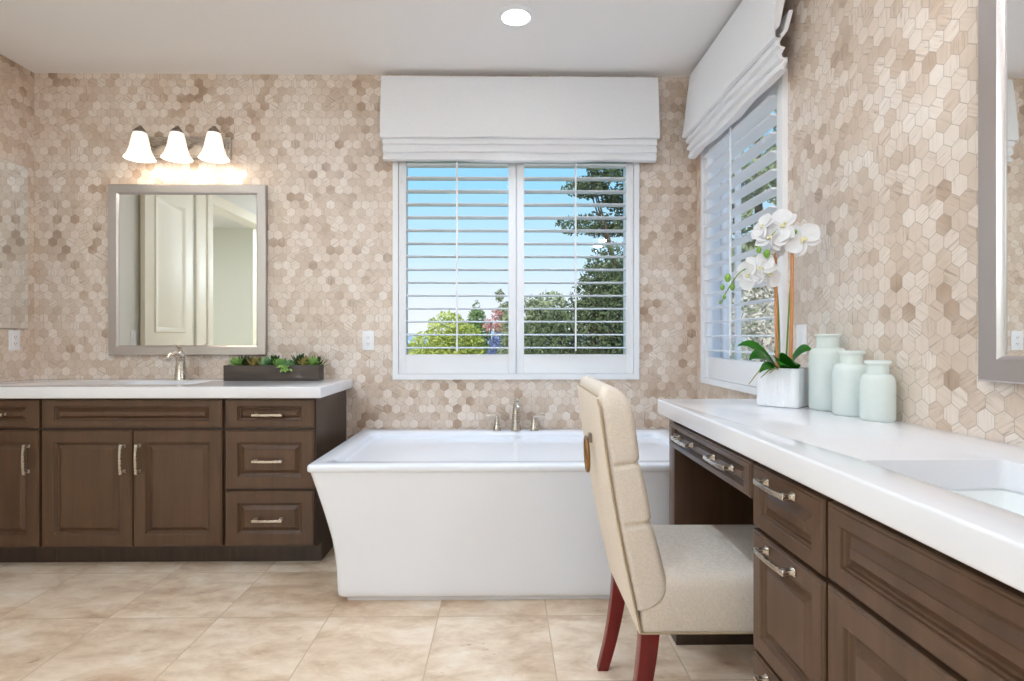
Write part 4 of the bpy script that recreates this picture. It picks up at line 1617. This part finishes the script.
# tall sparse evergreen on the right of the back window
bl = []
R = random.Random(5)
for i in range(30):
    z = R.uniform(4.5, 7.6)
    bl.append((R.uniform(2.1, 4.6), 17.6 + R.uniform(-0.9, 0.9), z, R.uniform(0.4, 0.75), R.uniform(0.4, 0.7), R.uniform(0.16, 0.34)))
for i in range(16):
    z = R.uniform(1.0, 4.2)
    bl.append((R.uniform(2.9, 4.6), 17.6 + R.uniform(-0.9, 0.9), z, R.uniform(0.4, 0.7), R.uniform(0.4, 0.7), R.uniform(0.25, 0.45)))
tree('evergreen_tree', 'tall sparse dark evergreen behind the right half of the back window', 'tree', 3.9, 17.6, 'leaf_dark', bl, 12000, 0.15, 21, 0.16)
bl = [(1.55, 12.5, 1.0, 0.95, 0.8, 1.0), (2.35, 12.3, 1.4, 0.9, 0.8, 1.2), (0.95, 12.8, 0.9, 0.7, 0.7, 0.95), (3.0, 12.6, 0.9, 0.8, 0.7, 1.5), (1.9, 12.2, 0.0, 1.4, 0.7, 0.9), (2.35, 12.4, 2.5, 0.7, 0.6, 0.75), (2.0, 12.4, 2.0, 0.6, 0.6, 0.6), (2.7, 12.4, 2.2, 0.6, 0.6, 0.9)]
tree('broad_tree', 'broad dark green tree low in the right half of the back window', 'tree', 1.9, 12.5, 'leaf_dark', bl, 14000, 0.12, 22, 0.14)
bl = [(0.60, 15.5, 1.4, 0.75, 0.6, 0.9), (1.2, 15.3, 1.75, 0.6, 0.6, 0.7), (0.45, 15.5, 0.3, 0.8, 0.6, 1.1), (0.15, 15.4, 1.9, 0.25, 0.25, 0.3)]
tree('olive_tree', 'grey green tree just right of the centre of the back window', 'tree', 0.6, 15.5, 'leaf_olive', bl, 4200, 0.15, 23, 0.11)
bl = [(-2.0, 20, 1.35, 0.75, 0.7, 0.75), (-2.7, 20, 0.7, 0.7, 0.6, 0.75), (-1.5, 20, 0.8, 0.8, 0.7, 0.95), (-2.2, 19.8, 0.0, 1.3, 0.7, 0.9), (-1.1, 20.2, 0.4, 0.5, 0.6, 0.9)]
tree('round_shrub', 'sunlit yellow green shrub low in the left half of the back window', 'shrub', -2.0, 20, 'leaf_lime', bl, 6500, 0.16, 24, 0.12)
bl = [(-1.15, 23, 1.9, 0.38, 0.38, 0.5), (-1.15, 23, 1.3, 0.55, 0.5, 0.6), (-1.15, 23, 2.35, 0.16, 0.16, 0.32), (-1.15, 23, 0.4, 0.7, 0.6, 0.8)]
tree('conifer', 'small pointed green conifer rising behind the yellow green shrub', 'tree', -1.15, 23, 'leaf_green', bl, 2600, 0.17, 25, 0.1)
bl = [(-0.12, 18.5, 0.85, 0.42, 0.5, 0.5), (-0.05, 18.5, 0.2, 0.5, 0.5, 0.8), (-0.4, 18.5, 0.5, 0.25, 0.3, 0.3)]
tree('blue_shrub', 'bluish shrub at the foot of the centre of the back window', 'shrub', -0.3, 18.5, 'leaf_blue', bl, 2400, 0.13, 26, 0.06)
bl = [(-0.28, 19.3, 1.95, 0.22, 0.3, 0.2), (-0.55, 19.4, 1.6, 0.2, 0.3, 0.22), (-0.15, 19.4, 1.55, 0.25, 0.3, 0.25)]
tree('blossom_tree', 'small pink blossoming tree between the two shutter leaves of the back window', 'tree', -0.5, 19.4, 'leaf_pink', bl, 420, 0.12, 27, 0.05)
bl = [(0.0, 21, 2.1, 0.28, 0.3, 0.35), (-0.2, 21, 2.7, 0.16, 0.2, 0.25), (0.05, 21, 1.5, 0.4, 0.3, 0.4)]
tree('slender_tree', 'slender dark tree left of the middle stiles of the back window', 'tree', 0.0, 21, 'leaf_olive', bl, 900, 0.16, 28, 0.06)
# beyond the right wall
bl = []
R = random.Random(9)
for i in range(22):
    bl.append((5.6 + R.uniform(-1.2, 1.3), 12.6 + R.uniform(-1.6, 1.8), R.uniform(1.0, 6.5), R.uniform(0.5, 0.85), R.uniform(0.4, 0.75), R.uniform(0.3, 0.6)))
tree('shade_tree', 'tall dark leafy tree outside the right wall window', 'tree', 5.6, 12.6, 'leaf_olive', bl, 7000, 0.2, 29, 0.17)
bl = [(2.9, 6.6, 0.9, 0.6, 0.9, 0.95), (3.5, 8.0, 1.0, 0.7, 0.9, 1.1), (2.7, 5.2, 0.5, 0.55, 0.7, 0.9), (3.0, 6.6, -0.6, 0.9, 1.6, 0.9), (4.2, 8.6, 1.2, 0.7, 0.8, 1.0)]
tree('grey_shrub', 'grey brown twiggy shrub low outside the right wall window', 'shrub', 3.0, 6.6, 'leaf_grey', bl, 7000, 0.085, 30, 0.08)
# far patio umbrella
ux, uy = -13.2, 75.0
t = thing('patio_umbrella', 'tiny white patio umbrella far off at the lower left of the back window', 'umbrella', (ux, uy, GZ))
part('canopy', MB().lathe([(0.85, 2.45), (0.55, 2.75), (0.05, 3.05), (0.02, 3.15)], (ux, uy, GZ), 8), M['canvas'], t)
part('pole', MB().lathe([(0.06, 0.0), (0.06, 2.46)], (ux, uy, GZ), 10), M['white'], t)

# ------------------------------------------------------------------ added unseen fill light in the room beyond the doorway
light('hall_fill_light', 'AREA', (-3.7, 1.0, CEIL - 0.03), 45.0, (0.84, 0.93, 1.0), shape='DISK', size=0.3)
